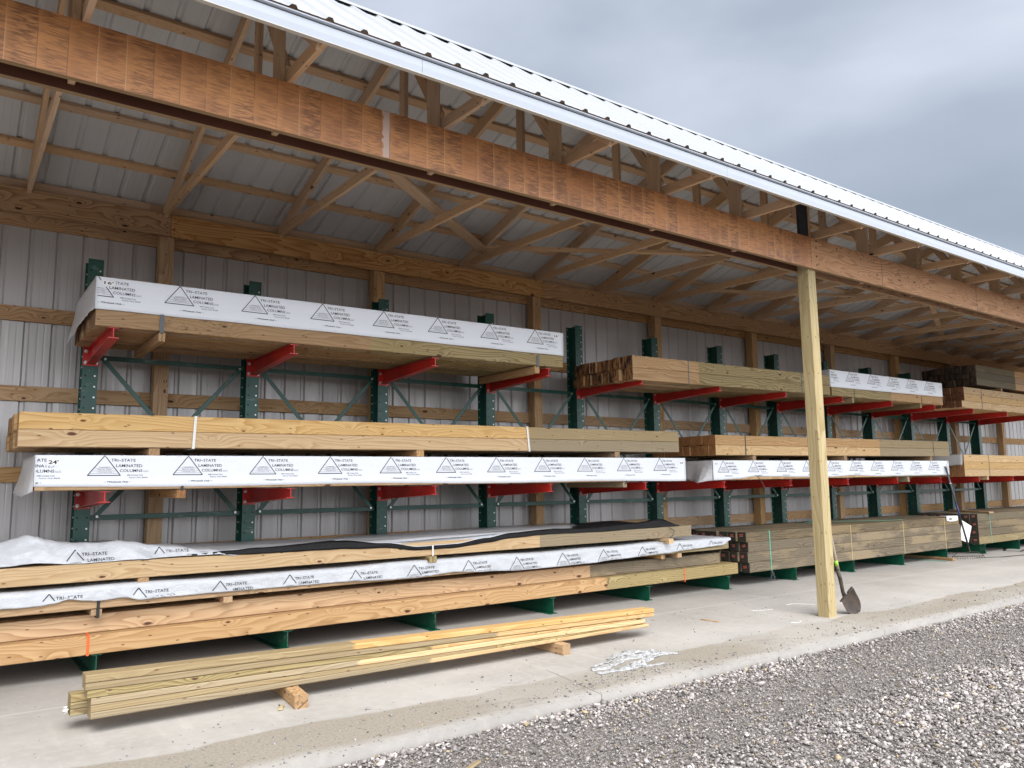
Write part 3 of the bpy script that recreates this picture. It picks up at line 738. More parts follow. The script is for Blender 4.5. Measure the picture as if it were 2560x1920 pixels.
# ------------------------------------------------------------------ printed lettering
_txt = {}
def text_geo(s, bold=False, italic=False, res=2):
    k = (s, bold, italic)
    if k in _txt: return _txt[k]
    cu = bpy.data.curves.new('t', 'FONT'); cu.body = s; cu.size = 1.0; cu.resolution_u = res; cu.fill_mode = 'FRONT' if hasattr(cu, 'fill_mode') else cu.fill_mode
    cu.dimensions = '2D'
    cu.offset = 0.022 if bold else 0.004
    if italic: cu.shear = 0.28
    o = bpy.data.objects.new('t', cu); C.objects.link(o)
    dg = bpy.context.evaluated_depsgraph_get(); me = bpy.data.meshes.new_from_object(o.evaluated_get(dg))
    V = [(v.co.x, v.co.y) for v in me.vertices]; F = [tuple(p.vertices) for p in me.polygons]
    bpy.data.objects.remove(o); bpy.data.curves.remove(cu); bpy.data.meshes.remove(me)
    xs = [v[0] for v in V]; ys = [v[1] for v in V]
    g = (V, F, min(xs), max(xs), min(ys), max(ys)); _txt[k] = g
    return g
def print_logos(o, F, clip, logos, labels=(), lift=0.0022):
    boxes = [l[:4] for l in labels]
    for ax, az in logos:
        P = Print(); P.logo(ax, az)
        P.build(o, F, lambda x, z: clip(x, z) and not any(a-0.002 < x < b+0.002 and c-0.002 < z < d+0.002 for a, b, c, d in boxes), 'printed_logo', lift)
    for l in labels:
        P = Print(); P.size_label(*l); P.build(o, F, lambda x, z: True, 'size_label', lift)
class Print:
    """flat shapes (x, z) laid on a surface F(x, z) -> y and clipped"""
    def __init__(s): s.mb = MB()
    def poly(s, V, F, mat):
        k = len(s.mb.v); i = s.mb.mi(mat); s.mb.v += [(x, 0.0, z) for x, z in V]
        for f in F: s.mb.f.append(tuple(k+a for a in f)); s.mb.m.append(i)
    def text(s, st, x0, x1, zc, h=None, mat=None, bold=False, italic=False):
        V, F, a, b, c, d = text_geo(st, bold, italic)
        k = (x1-x0)/(b-a); kz = (h/(d-c)) if h else k
        s.poly([(x0+(x-a)*k, zc+(y-(c+d)/2)*kz) for x, y in V], F, mat or INK)
    def bar(s, x0, z0, x1, z1, w, mat=None, n=6):
        d = Vector((x1-x0, z1-z0)); l = d.length; nx, nz_ = -d.y/l*w/2, d.x/l*w/2
        V = []
        for q in range(n+1):
            t = q/n; x, z = x0+d.x*t, z0+d.y*t; V += [(x+nx, z+nz_), (x-nx, z-nz_)]
        s.poly(V, [(2*q, 2*q+1, 2*q+3, 2*q+2) for q in range(n)], mat or INK)
    def logo(s, ax, az, first=True):
        w = 0.0065
        s.bar(ax, az, ax-0.118, az-0.158, w); s.bar(ax, az, ax+0.118, az-0.158, w); s.bar(ax-0.120, az-0.158, ax+0.120, az-0.158, w)
        s.text('TRI~STATE', ax+0.046, ax+0.226, az-0.036, 0.0235); s.text('LAMINATED', ax+0.084, ax+0.277, az-0.080, 0.0235)
        s.text('COLUMNS', ax+0.112, ax+0.281, az-0.120, 0.0235); s.text('LLC', ax+0.290, ax+0.327, az-0.124, 0.0135, INKG)
        s.text('448 Cricket Trail', ax+0.166, ax+0.283, az-0.156, 0.0125, INKG); s.text('Patriot, Ohio 45658', ax+0.183, ax+0.321, az-0.176, 0.0125, INKG)
        s.text('~ Wholesale Only ~', ax+0.002, ax+0.202, az-0.211, 0.0165, INK, True, True)
        s.text('Located in:', ax-0.036, ax+0.043, az-0.092, 0.010, INKG); s.text('Patriot, Ohio', ax-0.047, ax+0.052, az-0.112, 0.011, INKG)
        s.text('~ Wholesale Only ~', ax-0.058, ax+0.070, az-0.132, 0.010, INKG)
        for dz_, hw in ((0.101, 0.068), (0.122, 0.085), (0.142, 0.100)): s.bar(ax-hw, az-dz_, ax+hw, az-dz_, 0.0016, INKG, 3)
    def size_label(s, x0, x1, z0, z1, st, bold=True):
        k = len(s.mb.v); i = s.mb.mi(LABEL)
        s.lab = getattr(s, 'lab', []) + [(x0, x1, z0, z1, st, bold)]
    def build(s, parent, F, clip, name='printed_lettering', lift=0.0022):
        V = s.mb.v; ok = [clip(v[0], v[2]) for v in V]
        for (x0, x1, z0, z1, st, bold) in getattr(s, 'lab', []):
            for j, v in enumerate(V):
                if x0-0.002 < v[0] < x1+0.002 and z0-0.002 < v[2] < z1+0.002: ok[j] = False
        keep = [(f, m) for f, m in zip(s.mb.f, s.mb.m) if all(ok[a] for a in f)]
        s.mb.f = [f for f, m in keep]; s.mb.m = [m for f, m in keep]
        for (x0, x1, z0, z1, st, bold) in getattr(s, 'lab', []):
            k = len(s.mb.v); i = s.mb.mi(LABEL); s.mb.v += [(x0, 0, z0), (x1, 0, z0), (x1, 0, z1), (x0, 0, z1)]; s.mb.f.append((k, k+1, k+2, k+3)); s.mb.m.append(i)
            k2 = len(s.mb.v); mx = (x1-x0)*0.10; s.text(st, x0+mx, x1-mx, (z0+z1)/2, (z1-z0)*0.6, INK, bold)
            s.lift2 = (k2, len(s.mb.v))
            for j in range(k2, len(s.mb.v)): s.mb.v[j] = (s.mb.v[j][0], 1.0, s.mb.v[j][2])
        s.mb.v = [(x, F(x, z)-lift-(0.0012 if y == 1.0 else 0), z) for x, y, z in s.mb.v]
        if not s.mb.f: return None
        # drop orphan vertices
        used = sorted({a for f in s.mb.f for a in f}); mp_ = {a: i for i, a in enumerate(used)}
        s.mb.v = [s.mb.v[a] for a in used]; s.mb.f = [tuple(mp_[a] for a in f) for f in s.mb.f]
        return s.mb.obj(name, parent)

def lerp_fn(pts):
    def f(x):
        if x <= pts[0][0]: return pts[0][1]
        for (a, u), (b, v) in zip(pts[:-1], pts[1:]):
            if x <= b:
                t = (x-a)/(b-a); t = t*t*(3-2*t)
                return u+(v-u)*t
        return pts[-1][1]
    return f
def wrap(parent, x0, x1, yf, yb, zt, zb, amp=0.002, rad_=0.008, wl=0.5, mat=None, mat_end=None, left=None, right=False, seed=0.0, nx=None, topz=None, nfz=8, front_lean=0.0):
    """plastic sheet over a bundle: front drop, rounded shoulder, top; zt(x), zb(x) functions"""
    zt = zt if callable(zt) else (lambda c: (lambda x: c))(zt); zb = zb if callable(zb) else (lambda c: (lambda x: c))(zb)
    mat = mat or WRAP
    def dis(x, z):
        return amp*(mnoise.noise(Vector((x/wl, z/wl*1.5, seed)))*1.6 + mnoise.noise(Vector((x/wl*3.1, z/wl*4, seed+7)))*0.8 + 0.5*mnoise.noise(Vector((x/wl*9, z/wl*9, seed+3))))
    if mat is WRAPC:
        base_dis = dis
        def dis(x, z):
            a = 1-abs(mnoise.noise(Vector((x/wl*1.1+z*2.2, z/wl*0.8-x*0.8, seed+11))))*2.6
            b_ = 1-abs(mnoise.noise(Vector((x/wl*2.7-z*4, z/wl*1.6, seed+17))))*2.6
            return base_dis(x, z)*0.6 - amp*(0.9*max(a, 0)**2+0.5*max(b_, 0)**2) + amp*0.5
    def F(x, z):
        t = zt(x); r = rad_
        y = yf + dis(x, z) + front_lean*(z-zb(x))
        if z > t-r:
            q = min(1.0, (z-(t-r))/r); y += r*(1-math.sqrt(max(0.0, 1-q*q)))
        return y
    nx = nx or max(8, int((x1-x0)/0.05)); mb = MB(); ncol = nfz+10
    def prof(x):
        t, b = zt(x), zb(x); P = []
        for j in range(nfz+1):
            z = b+(t-rad_-b)*j/nfz; P.append((x, F(x, z), z))
        for j in range(1, 5):
            q = j/4*math.pi/2; z = t-rad_+rad_*math.sin(q); P.append((x, F(x, min(z, t-1e-5)), z))
        y_ = P[-1][1]
        for j in range(1, 6):
            y = y_+(yb-y_)*j/5; P.append((x, y, t+0.6*dis(x*1.3, y)+ (topz(x, y) if topz else 0)))
        return P
    cols = [prof(x0+(x1-x0)*q/nx) for q in range(nx+1)]; i = mb.mi(mat); n = len(cols[0])
    for cidx in cols: mb.v += cidx
    for q in range(nx):
        for j in range(n-1): mb.f.append((q*n+j, (q+1)*n+j, (q+1)*n+j+1, q*n+j+1)); mb.m.append(i)
    o = mb.obj('plastic_wrap', parent, smooth=True, solid=0.0012)
    if left:                                           # end flap: list of (y, z_bottom, flare)
        e = MB(); pts = left
        def fl(a, b):
            k = a*(len(pts)-1); j = min(int(k), len(pts)-2); t = k-j
            y = pts[j][0]+(pts[j+1][0]-pts[j][0])*t; zl = pts[j][1]+(pts[j+1][1]-pts[j][1])*t; fx = pts[j][2]+(pts[j+1][2]-pts[j][2])*t
            z = zl+(zt(x0)-0.002-zl)*b
            fold = 0.012*math.sin(y*38+z*9)*(1-b)*min(1, (y-yf)*9)
            return (x0-0.002-fx*(1-b)**1.5-abs(fold), y, z)
        e.grid(fl, 26, 8, mat_end or WRAPG); e.obj('end_flap', o, smooth=True, solid=0.001)
    if right:
        e = MB(); e.grid(lambda a, b: (x1+0.002+0.004*math.sin(a*9), yf+0.004+(yb-yf)*a, zb(x1)+0.01+(zt(x1)-zb(x1)-0.012)*b), 12, 4, WRAPG); e.obj('end_flap', o, smooth=True)
    return o, F
def vstrap(parent, x, yf, z0, z1, w, mat, wrapy=0.25, lean=0.0, under=0.03, top=True):
    mb = MB(); t = 0.0016
    mb.quadbox([(x-w/2, yf-t-0.001, z0-0.002), (x-w/2, yf-0.001, z0-0.002), (x-w/2+lean, yf-0.001, z1+0.002), (x-w/2+lean, yf-t-0.001, z1+0.002),
                (x+w/2, yf-t-0.001, z0-0.002), (x+w/2, yf-0.001, z0-0.002), (x+w/2+lean, yf-0.001, z1+0.002), (x+w/2+lean, yf-t-0.001, z1+0.002)], mat)
    mb.box(x-w/2, x+w/2, yf-t-0.0015, yf+wrapy, z0-0.0045, z0-0.0025, mat)
    if top: mb.box(x-w/2+lean, x+w/2+lean, yf-t-0.0015, yf+wrapy, z1+0.0025, z1+0.0042, mat)
    return mb.obj('strap', parent)

# ------------------------------------------------------------------ bundles
YF = 6.970
def bundle(name, label, x0, x1, z0, rows, cols, h, w, dz, front, splice=None, end0=END, end1=END, plies=1, stag=0.012, yf=YF, inner=None, seed=0, cat='lumber', group='strapped bundles of lumber on the rack', stagL=None, rowsx=None, ch=0.0052):
    """front: list per row (bottom up) of (mat, mat2, splice)"""
    rg_ = random.Random(seed); t = empty(name, label, cat, group, (x0, yf, z0))
    for r in range(rows):
        for c_ in range(cols):
            if 0 < r < rows-1 and 0 < c_ < cols-1 and False: continue
            m1, m2, sp = front[r] if c_ == 0 else (inner or (front[r]))
            if c_ and plies > 1: m1 = rg_.choice((m1, m1, PINE, PINEW))
            a = rg_.uniform(-stag, stag) if c_ else 0.0
            if stagL: a += stagL(c_, r)
            b = rg_.uniform(-stag, stag) if c_ else 0.0
            if rowsx: a += rowsx[r][0]; b += rowsx[r][1]
            sps = sp if (sp is None or c_ == 0) else sp+rg_.uniform(-0.6, 0.6)
            o = timber(t, x0+a-x0, x1+b-x0, c_*w+0.001, (c_+1)*w-0.001, r*h+0.0012, (r+1)*h-0.0012, m1, m2, None if sps is None else sps-x0, end0, end1, plies, dz, c=ch)
    return t
def rel(parent_loc):
    pass
class Rel:                                              # build children in world coordinates under a moved Empty
    def __init__(s, t): s.t = t
    def fix(s, o):
        if o is None: return None
        o.location = Vector(o.location)-Vector(s.t.location); return o

# P1: wrapped 16 ft columns, top level, left
b1 = bundle('wrapped_lumber_bundle', "white wrapped bundle marked 16' on the top arms, brown wood below its plastic", 0.905, 5.813, 2.772, 3, 10, 0.1375, 0.119, 0.030,
            [(PINEW, TREAT, 3.34), (PINEW, TREAT, 3.34), (PINE, TREAT, 3.34)], plies=3, inner=(PINEW, TREAT, 3.4), seed=1, end0=endgrain('endgrain_weathered', (0.25, 0.14, 0.07), (0.12, 0.065, 0.035)))
F1 = Rel(b1)
o, F = wrap(b1, 0.893, 5.822, YF-0.003, 8.15, lambda x: 3.180+0.0078*(x-0.89), lambda x: 2.908+0.0070*(x-0.89)+0.002*math.sin(x*7), amp=0.0012, seed=1.0,
            left=[(YF, 2.905, 0.0), (7.05, 2.895, 0.012), (7.5, 2.86, 0.03), (8.12, 2.765, 0.06)], right=False)
F1.fix(o)
print_logos(o, F, lambda x, z: x > 0.898 and x < 5.818 and z > 2.912, [(ax, 3.176+0.0078*(ax-0.89)) for ax in (0.909, 1.538, 2.184, 2.830, 3.476, 4.106, 4.765, 5.401)], [(0.944, 1.030, 3.112, 3.152, "16'"), (5.674, 5.752, 3.146, 3.190, "16'")])
for sx in (1.405, 5.438): F1.fix(vstrap(b1, sx, YF-0.002, 2.765 if sx < 3 else 2.79, 2.915, 0.032, STRAPG, top=False))
# grime along the wrap's lower edge is in the sheet's material

def block(label, x0, x1, y0, y1, z0, z1, mat=PINEW, group='wooden spacer blocks between the bundles', rotz=0.0, end=None, cat='wood block', split=False):
    mb = MB(); Ln = y1-y0
    w = x1-x0
    if split:
        for k in range(2): mb.prism(chprof(-w/2+k*w/2+0.001, -w/2+(k+1)*w/2-0.003, 0, z1-z0, 0.003), [0, Ln], mat, (end or mat, mat))
    else: mb.prism(chprof(-w/2, w/2, 0, z1-z0, 0.004), [0, Ln], mat, (end or mat, mat))
    rot = Matrix.Rotation(math.pi/2+rotz, 4, 'Z').to_quaternion()
    o = link('spacer_block', mb.mesh('spacer_block'), None, ((x0+x1)/2, y0, z0), rot)
    return tag(o, label, cat, group)
block('dark weathered spacer strapped under the left end of the top wrapped bundle', 1.385, 1.440, 6.985, 8.05, 2.690, 2.768, PINEW, split=True)
block('pale spacer board strapped under the right end of the top left wrapped bundle', 5.405, 5.470, 6.985, 8.15, 2.712, 2.796, PINE)

# P2: charred-end bundle, top level, second
b2 = bundle('lumber_bundle', 'two layer bundle with black streaked ends on the top arms', 6.955, 11.325, 2.742, 2, 10, 0.157, 0.114, 0.045,
            [(PINE, TREAT, 8.208), (PINE, TREAT, 8.208)], end0=ENDCHAR, plies=1, stag=0.03, seed=2, inner=(PINE, TREAT, 8.3))
F2 = Rel(b2)
F2.fix(vstrap(b2, 8.0, YF-0.001, 2.75, 3.062, 0.016, STRAPG)); F2.fix(vstrap(b2, 10.568, YF-0.001, 2.77, 3.08, 0.016, STRAPG))

# P3: wrapped 12 ft bundle, top level
b3 = bundle('wrapped_lumber_bundle', 'short white wrapped bundle on the top arms just right of the front post', 11.375, 15.02, 2.785, 3, 10, 0.1365, 0.114, 0.018,
            [(TREAT, PINE, 13.186)]*3, seed=3, inner=(TREAT, PINE, 13.2), plies=1)
F3 = Rel(b3)
o, F = wrap(b3, 11.345, 15.03, YF-0.003, 8.1, lambda x: 3.203+0.004*(x-11.3), lambda x: 2.920+0.010*(x-11.3), amp=0.0014, seed=5.0,
            left=[(YF, 2.92, 0.0), (7.2, 2.95, 0.03), (8.1, 3.02, 0.06)]); F3.fix(o)
print_logos(o, F, lambda x, z: x > 11.36 and x < 15.02 and z > 2.925+0.010*(x-11.3), [(ax, 3.198+0.004*(ax-11.3)) for ax in (11.26, 11.908, 12.556, 13.184, 13.810, 14.460)], [(11.40, 11.47, 3.135, 3.178, "12'"), (14.915, 14.965, 3.12, 3.165, "12'")])
for sx in (12.027, 14.23): F3.fix(vstrap(b3, sx, YF-0.002, 2.785, 2.925, 0.012, STRAPK, top=False))
block('pale spacer strapped under the short wrapped bundle beside the post', 11.975, 12.03, 6.985, 8.1, 2.70, 2.785, TREAT2)
block('pale spacer strapped under the right end of the short wrapped bundle', 14.19, 14.25, 6.985, 8.1, 2.715, 2.80, TREAT2)

# P4: two stacked bundles far right
b4 = bundle('lumber_bundle', 'three layer pale bundle on the top arms, under the blackened bundle', 15.90, 20.8, 2.80, 3, 9, 0.137, 0.128, 0.0,
            [(YELLOW, None, None)]*3, seed=4, end0=endgrain('endgrain_reddish', (0.20, 0.085, 0.035), (0.10, 0.04, 0.02)), stag=0.02, stagL=lambda c, r: 0.0 if r else -0.12)
Rel(b4).fix(vstrap(b4, 16.637, YF-0.001, 2.80, 3.212, 0.014, STRAPK))
b4b = bundle('lumber_bundle', 'grey brown bundle with blackened ends, stacked highest of all', 16.49, 22.4, 3.285, 3, 8, 0.136, 0.140, 0.0,
             [(GREYW, PINE, 18.288)]*3, seed=5, end0=ENDNAVY, stag=0.03, stagL=lambda c, r: -0.05*c if False else (0.10 if c > 5 else 0))
for xx in (17.6, 20.2): block('thin spacer between the two bundles stacked at the far right, %s one' % ('nearer' if xx < 19 else 'farther'), xx, xx+0.07, 6.99, 8.05, 3.2125, 3.284, PINEW)

# M1: bright unwrapped bundle, middle level
b5 = bundle('lumber_bundle', "longest bare yellow pine bundle, resting above the 24' wrapped bundle", 0.428, 7.758, 1.784, 2, 11, 0.1345, 0.114, 0.050,
            [(YELLOW, TREAT2, 5.301), (YELLOW, TREAT2, 5.301)], plies=3, stag=0.025, seed=6, inner=(YELLOW, TREAT2, 5.3), end0=endgrain('endgrain_gold', (0.36, 0.19, 0.07), (0.22, 0.10, 0.04)))
F5 = Rel(b5)
F5.fix(vstrap(b5, 1.697, YF-0.002, 1.790, 2.062, 0.022, STRAPW, lean=0.012)); F5.fix(vstrap(b5, 5.296, YF-0.002, 1.815, 2.088, 0.022, STRAPW, lean=-0.03))
# M1b: wrapped 24 ft
b6 = bundle('wrapped_lumber_bundle', "longest white wrapped bundle, marked 24', lying on the middle red arms", 0.556, 7.855, 1.446, 2, 11, 0.134, 0.114, 0.020,
            [(PINE, PINE, 4.0), (PINE, PINE, 4.0)], seed=7)
F6 = Rel(b6)
zt6 = lambda x: 1.722+0.0052*(x-0.55); zb6 = lambda x: 1.474-0.001*(x-0.55)+0.006*math.sin(x*2.1+1)
o, F = wrap(b6, 0.548, 7.862, YF-0.004, 8.15, zt6, zb6, amp=0.0016, seed=9.0, wl=0.7,
            left=[(YF, 1.44, 0.0), (7.0, 1.425, 0.03), (7.2, 1.40, 0.05), (8.05, 1.43, 0.05)]); F6.fix(o)
print_logos(o, F, lambda x, z: x > 0.553 and x < 7.858 and z > zb6(x)+0.004, [(ax, min(zt6(ax)-0.003, 1.7205+0.0052*(ax-0.55))) for ax in [0.400]+[1.026+0.6355*k for k in range(11)]], [(0.629, 0.713, 1.643, 1.693, "24'"), (7.745, 7.825, 1.674, 1.714, "24'")])
for sx in (1.62, 6.78): F6.fix(vstrap(b6, sx, YF-0.005, 1.442, 1.47, 0.022, STRAPK, top=False))
block('spacer block left in the gap under the bright yellow bundle', 1.350, 1.434, 6.975, 8.05, 1.7265, 1.785, PINEW)
block('spacer block in the middle of the gap under the bright yellow bundle', 3.868, 3.952, 6.985, 8.05, 1.743, 1.806, PINE)
block('flat dark spacer board right in the gap under the bright yellow bundle', 6.62, 6.702, 6.985, 8.05, 1.7585, 1.826, PINEW)
block('spacer beam strapped under the left part of the longest wrapped bundle', 1.584, 1.653, 6.975, 8.05, 1.372, 1.443, PINE, end=END)
block('spacer beam strapped under the right part of the longest wrapped bundle', 6.735, 6.80, 6.98, 8.05, 1.392, 1.458, TREAT2)

# M2
b7 = bundle('lumber_bundle', 'two layer pine bundle on the middle level passing behind the front post, staggered ends', 8.486, 15.11, 1.805, 2, 10, 0.139, 0.116, 0.045,
            [(YELLOW, TREAT2, 12.69), (PINE, TREAT2, 12.69)], seed=8, stag=0.02, inner=(PINE, TREAT2, 12.6), stagL=lambda c, r: (-0.0 if c < 4 else (0.0 if r else 0.0)), end0=endgrain('endgrain_amber', (0.34, 0.155, 0.05), (0.20, 0.085, 0.03)))
F7 = Rel(b7)
F7.fix(vstrap(b7, 9.13, YF-0.001, 1.808, 2.084, 0.018, STRAPK)); F7.fix(vstrap(b7, 14.52, YF-0.001, 1.845, 2.12, 0.016, STRAPK))
# M2b wrapped 22 ft
b8 = bundle('wrapped_lumber_bundle', "white wrapped bundle marked 22' with loose grey plastic at its left end", 8.42, 15.03, 1.462, 2, 10, 0.134, 0.116, 0.035,
            [(PINE, TREAT, 13.0), (PINE, TREAT, 13.0)], seed=9)
F8 = Rel(b8)
zt8 = lambda x: 1.7335+0.0054*(x-8.4)
zb8 = lerp_fn([(8.40, 1.463), (8.9, 1.48), (9.3, 1.512), (9.7, 1.508), (10.4, 1.500), (11.2, 1.495), (11.8, 1.515), (12.6, 1.500), (15.03, 1.508)])
o, F = wrap(b8, 8.40, 15.035, YF-0.006, 8.12, zt8, zb8, amp=0.004, seed=13.0, wl=0.8,
            left=[(YF, 1.462, 0.0), (7.03, 1.45, 0.10), (7.10, 1.43, 0.16), (7.30, 1.455, 0.02), (7.48, 1.50, 0.02), (8.1, 1.50, 0.03)]); F8.fix(o)
print_logos(o, F, lambda x, z: x > 8.41 and x < 15.02 and z > zb8(x)+0.004, [(ax, zt8(ax)-0.004) for ax in [8.619, 9.275]+[9.929+0.635*k for k in range(9)]], [(8.432, 8.52, 1.672, 1.706, "22'", False)])
F8.fix(vstrap(b8, 13.62, YF-0.008, 1.455, 1.505, 0.016, STRAPK, top=False))
mb = MB(); mb.tube([(9.36, 6.955, 1.515), (9.42, 6.945, 1.44), (9.50, 6.95, 1.34), (9.55, 6.96, 1.26)], 0.004, STRAPG); F8.fix(mb.obj('strap_tail', b8))
block('spacer under the two layer bundle behind the post, nearest its left strap', 9.30, 9.375, 6.985, 8.0, 1.737, 1.806, PINEW)
block('spacer under the two layer bundle just right of the front post', 11.63, 11.71, 6.985, 8.0, 1.7525, 1.826, PINEW)
block('spacer under the right end of the two layer bundle behind the post', 14.4, 14.48, 6.985, 8.0, 1.768, 1.842, PINEW)
block('spacer strapped under the wrapped bundle marked 22, right part', 13.55, 13.62, 6.985, 8.0, 1.395, 1.487, TREAT2)

# M3
b9 = bundle('lumber_bundle', 'three layer pine bundle on the middle arms with grey wrap over its upper end', 15.66, 21.5, 1.476, 3, 10, 0.1385, 0.116, 0.0,
            [(YELLOW, None, None)]*3, seed=10, end0=END, stag=0.015)
F9 = Rel(b9)
F9.fix(vstrap(b9, 16.704, YF-0.001, 1.476, 1.892, 0.014, STRAPK))
mb = MB(); mb.grid(lambda a, b: (15.60+0.02*math.sin(a*7+b*2)-0.05*(1-b)*0.3, 6.972+1.1*a, 1.69+0.203*b+0.006*math.sin(a*23)), 20, 6, WRAPG)
mb.grid(lambda a, b: (15.60+0.9*b, 6.975+1.1*a, 1.8945+0.002*math.sin(a*9+b*4)), 10, 6, WRAPG); F9.fix(mb.obj('end_flap', b9, smooth=True, solid=0.001))
block('short spacer under the three layer bundle at the right edge', 16.60, 16.68, 6.985, 8.0, 1.405, 1.4765, PINE)

# ---- bottom level, left stack
XL = -0.35
b10 = bundle('lumber_bundle', 'lowest bundle of long timbers with orange bands, behind the low floor pile', XL, 8.835, 0.180, 1, 10, 0.1465, 0.114, 0.018, [(PINE, TREAT, 6.412)], seed=11, inner=(PINE, TREAT, 6.3), stag=0.1)
F10 = Rel(b10)
for sx, mt in ((0.978, ORANGE), (7.768, ORANGE)): F10.fix(vstrap(b10, sx, YF-0.001, 0.183, 0.345 if sx > 2 else 0.330, 0.018 if sx < 2 else 0.012, mt, wrapy=0.115, top=sx < 2))
b10b = bundle('lumber_bundle', 'second layer timbers set back on the bottom left bundle, dark brown at the right end', XL, 8.60, 0.328, 1, 9, 0.1440, 0.114, 0.018, [(PINE, BROWN, 6.251)], yf=7.078, seed=12, inner=(PINE, BROWN, 6.2), stag=0.08)
b11 = bundle('wrapped_lumber_bundle', 'low bundle under crinkled printed plastic, between two bare bundles', XL, 8.66, 0.524, 1, 10, 0.138, 0.114, 0.020, [(PINE, TREAT, 6.6)], seed=13, inner=(PINE, TREAT, 6.5))
F11 = Rel(b11)
zt11 = lambda x: 0.700+0.006*math.sin(x*1.9)+0.004*math.sin(x*5.3+1)
zb11 = lerp_fn([(-0.35, 0.59), (0.389, 0.59), (0.617, 0.587), (0.746, 0.60), (0.823, 0.622), (0.947, 0.600), (1.017, 0.590), (1.222, 0.598), (1.336, 0.571), (1.505, 0.574), (1.797, 0.573), (3.05, 0.567), (3.556, 0.548), (3.825, 0.543), (4.278, 0.564), (4.701, 0.540), (5.128, 0.520), (6.067, 0.524), (6.584, 0.542), (7.4, 0.56), (8.0, 0.585), (8.5, 0.60), (8.70, 0.66)])
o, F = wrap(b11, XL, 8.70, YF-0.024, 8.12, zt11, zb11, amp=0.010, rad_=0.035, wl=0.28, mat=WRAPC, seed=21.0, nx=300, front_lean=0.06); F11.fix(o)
print_logos(o, F, lambda x, z: z > zb11(x)+0.004 and z < zt11(x)-0.001 and x < 8.66, [(ax, min(0.668+0.004*math.sin(k*2.1), zt11(ax)-0.004)) for k, ax in enumerate((0.060, 0.695, 1.318, 1.951, 2.562, 3.198, 3.824, 4.467, 5.087, 5.733, 6.357, 7.001, 7.676, 8.28))], lift=0.003)
F11.fix(vstrap(b11, 1.035, YF-0.003, 0.46, 0.592, 0.022, STRAPK, top=False)); F11.fix(vstrap(b11, 7.42, YF-0.003, 0.475, 0.57, 0.018, STRAPK, top=False))
mb = MB()                                               # torn black end hanging at the right
mb.grid(lambda a, b: (8.69+0.05*mnoise.noise(Vector((a*5, b*6, 2)))+0.05*b*0.5, 6.96+0.55*a+0.03*mnoise.noise(Vector((a*9, b*5, 4))), 0.67-0.17*b*(1-0.3*a)+0.02*mnoise.noise(Vector((a*12, b*9, 1)))), 16, 10, BLACK)
F11.fix(mb.obj('torn_plastic', b11, smooth=True, solid=0.001))
b12 = bundle('lumber_bundle', 'upper bright bundle of the bottom left stack under black and white crumpled plastic', XL, 7.925, 0.738, 1, 10, 0.1400, 0.114, 0.010, [(YELLOW, TREAT2, 5.423)], seed=14, inner=(YELLOW, TREAT2, 5.4), stag=0.02)
F12 = Rel(b12)
# crumpled printed sheet at the left
zt12 = lerp_fn([(-0.4, 1.02), (0.15, 1.03), (0.369, 1.065), (0.455, 1.085), (0.536, 1.112), (0.603, 1.095), (0.665, 1.072), (0.79, 1.044), (0.897, 1.035), (1.046, 1.028), (1.165, 1.038), (1.28, 1.024), (1.42, 0.992), (1.548, 0.975), (1.83, 0.935), (2.10, 0.900)])
zb12 = lerp_fn([(-0.4, 0.885), (0.371, 0.892), (0.6, 0.902), (0.834, 0.884), (1.093, 0.884), (1.39, 0.888), (1.7, 0.892), (2.1, 0.892)])
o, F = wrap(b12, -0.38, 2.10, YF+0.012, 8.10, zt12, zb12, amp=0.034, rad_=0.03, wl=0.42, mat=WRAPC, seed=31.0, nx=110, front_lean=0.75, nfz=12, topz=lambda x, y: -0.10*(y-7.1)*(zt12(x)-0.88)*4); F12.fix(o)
print_logos(o, F, lambda x, z: z > zb12(x)+0.004 and z < zt12(x)-0.004 and x > 0.79, [(ax, 0.985 if ax < 1 else 0.972) for ax in (0.861, 1.480)], lift=0.004)
# flat white sheet and black underlayer further right
def top_sheet(a, b):
    x = 1.75+a*(7.72-1.75); y = 6.985+b*1.1
    z = 0.886+0.012*mnoise.noise(Vector((x*2, y*2, 5)))+0.028+0.010*math.sin(x*1.4)
    if x > 6.6: z += 0.03*math.exp(-((x-7.35)/0.3)**2)*(0.6+0.4*math.sin(y*9))
    return (x, y, z)
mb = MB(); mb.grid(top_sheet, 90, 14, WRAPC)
for q, f in enumerate(mb.f):
    c0_ = mb.v[f[0]]
    if c0_[0] > 5.9+ (c0_[1]-6.98)*0.9: mb.m[q] = mb.mi(BLACK)
F12.fix(mb.obj('plastic_cover', b12, smooth=True, solid=0.001))
zbk = lerp_fn([(1.72, 0.895), (2.2, 0.872), (2.9, 0.868), (3.5, 0.852), (3.9, 0.805), (4.3, 0.806), (4.7, 0.836), (5.03, 0.868), (5.5, 0.884), (6.4, 0.876), (7.0, 0.885), (7.7, 0.888)])
zwh = lerp_fn([(1.72, 0.905), (2.3, 0.925), (3.05, 0.950), (3.5, 0.900), (3.9, 0.842), (4.3, 0.846), (4.7, 0.888), (5.03, 0.928), (5.5, 0.945), (6.1, 0.930), (6.9, 0.955), (7.4, 0.985), (7.7, 0.90)])
def skirt(lo, hi, y0, jit):
    def f(a, b):
        x = 1.72+a*(7.70-1.72); l, h_ = lo(x), hi(x); z = l+(h_-l)*b+jit*mnoise.noise(Vector((x*6, b*3, 3)))*0.3
        return (x, y0-0.003+0.5*max(0, z-0.885)+jit*0.4*mnoise.noise(Vector((x*9, b*4, 9))), z)
    return f
mb = MB(); mb.grid(skirt(zbk, zwh, YF-0.004, 0.012), 160, 4, BLACK); F12.fix(mb.obj('black_underlayer', b12, smooth=True, solid=0.0012))
zupp = lambda x: 0.935+0.010*math.sin(x*1.4)
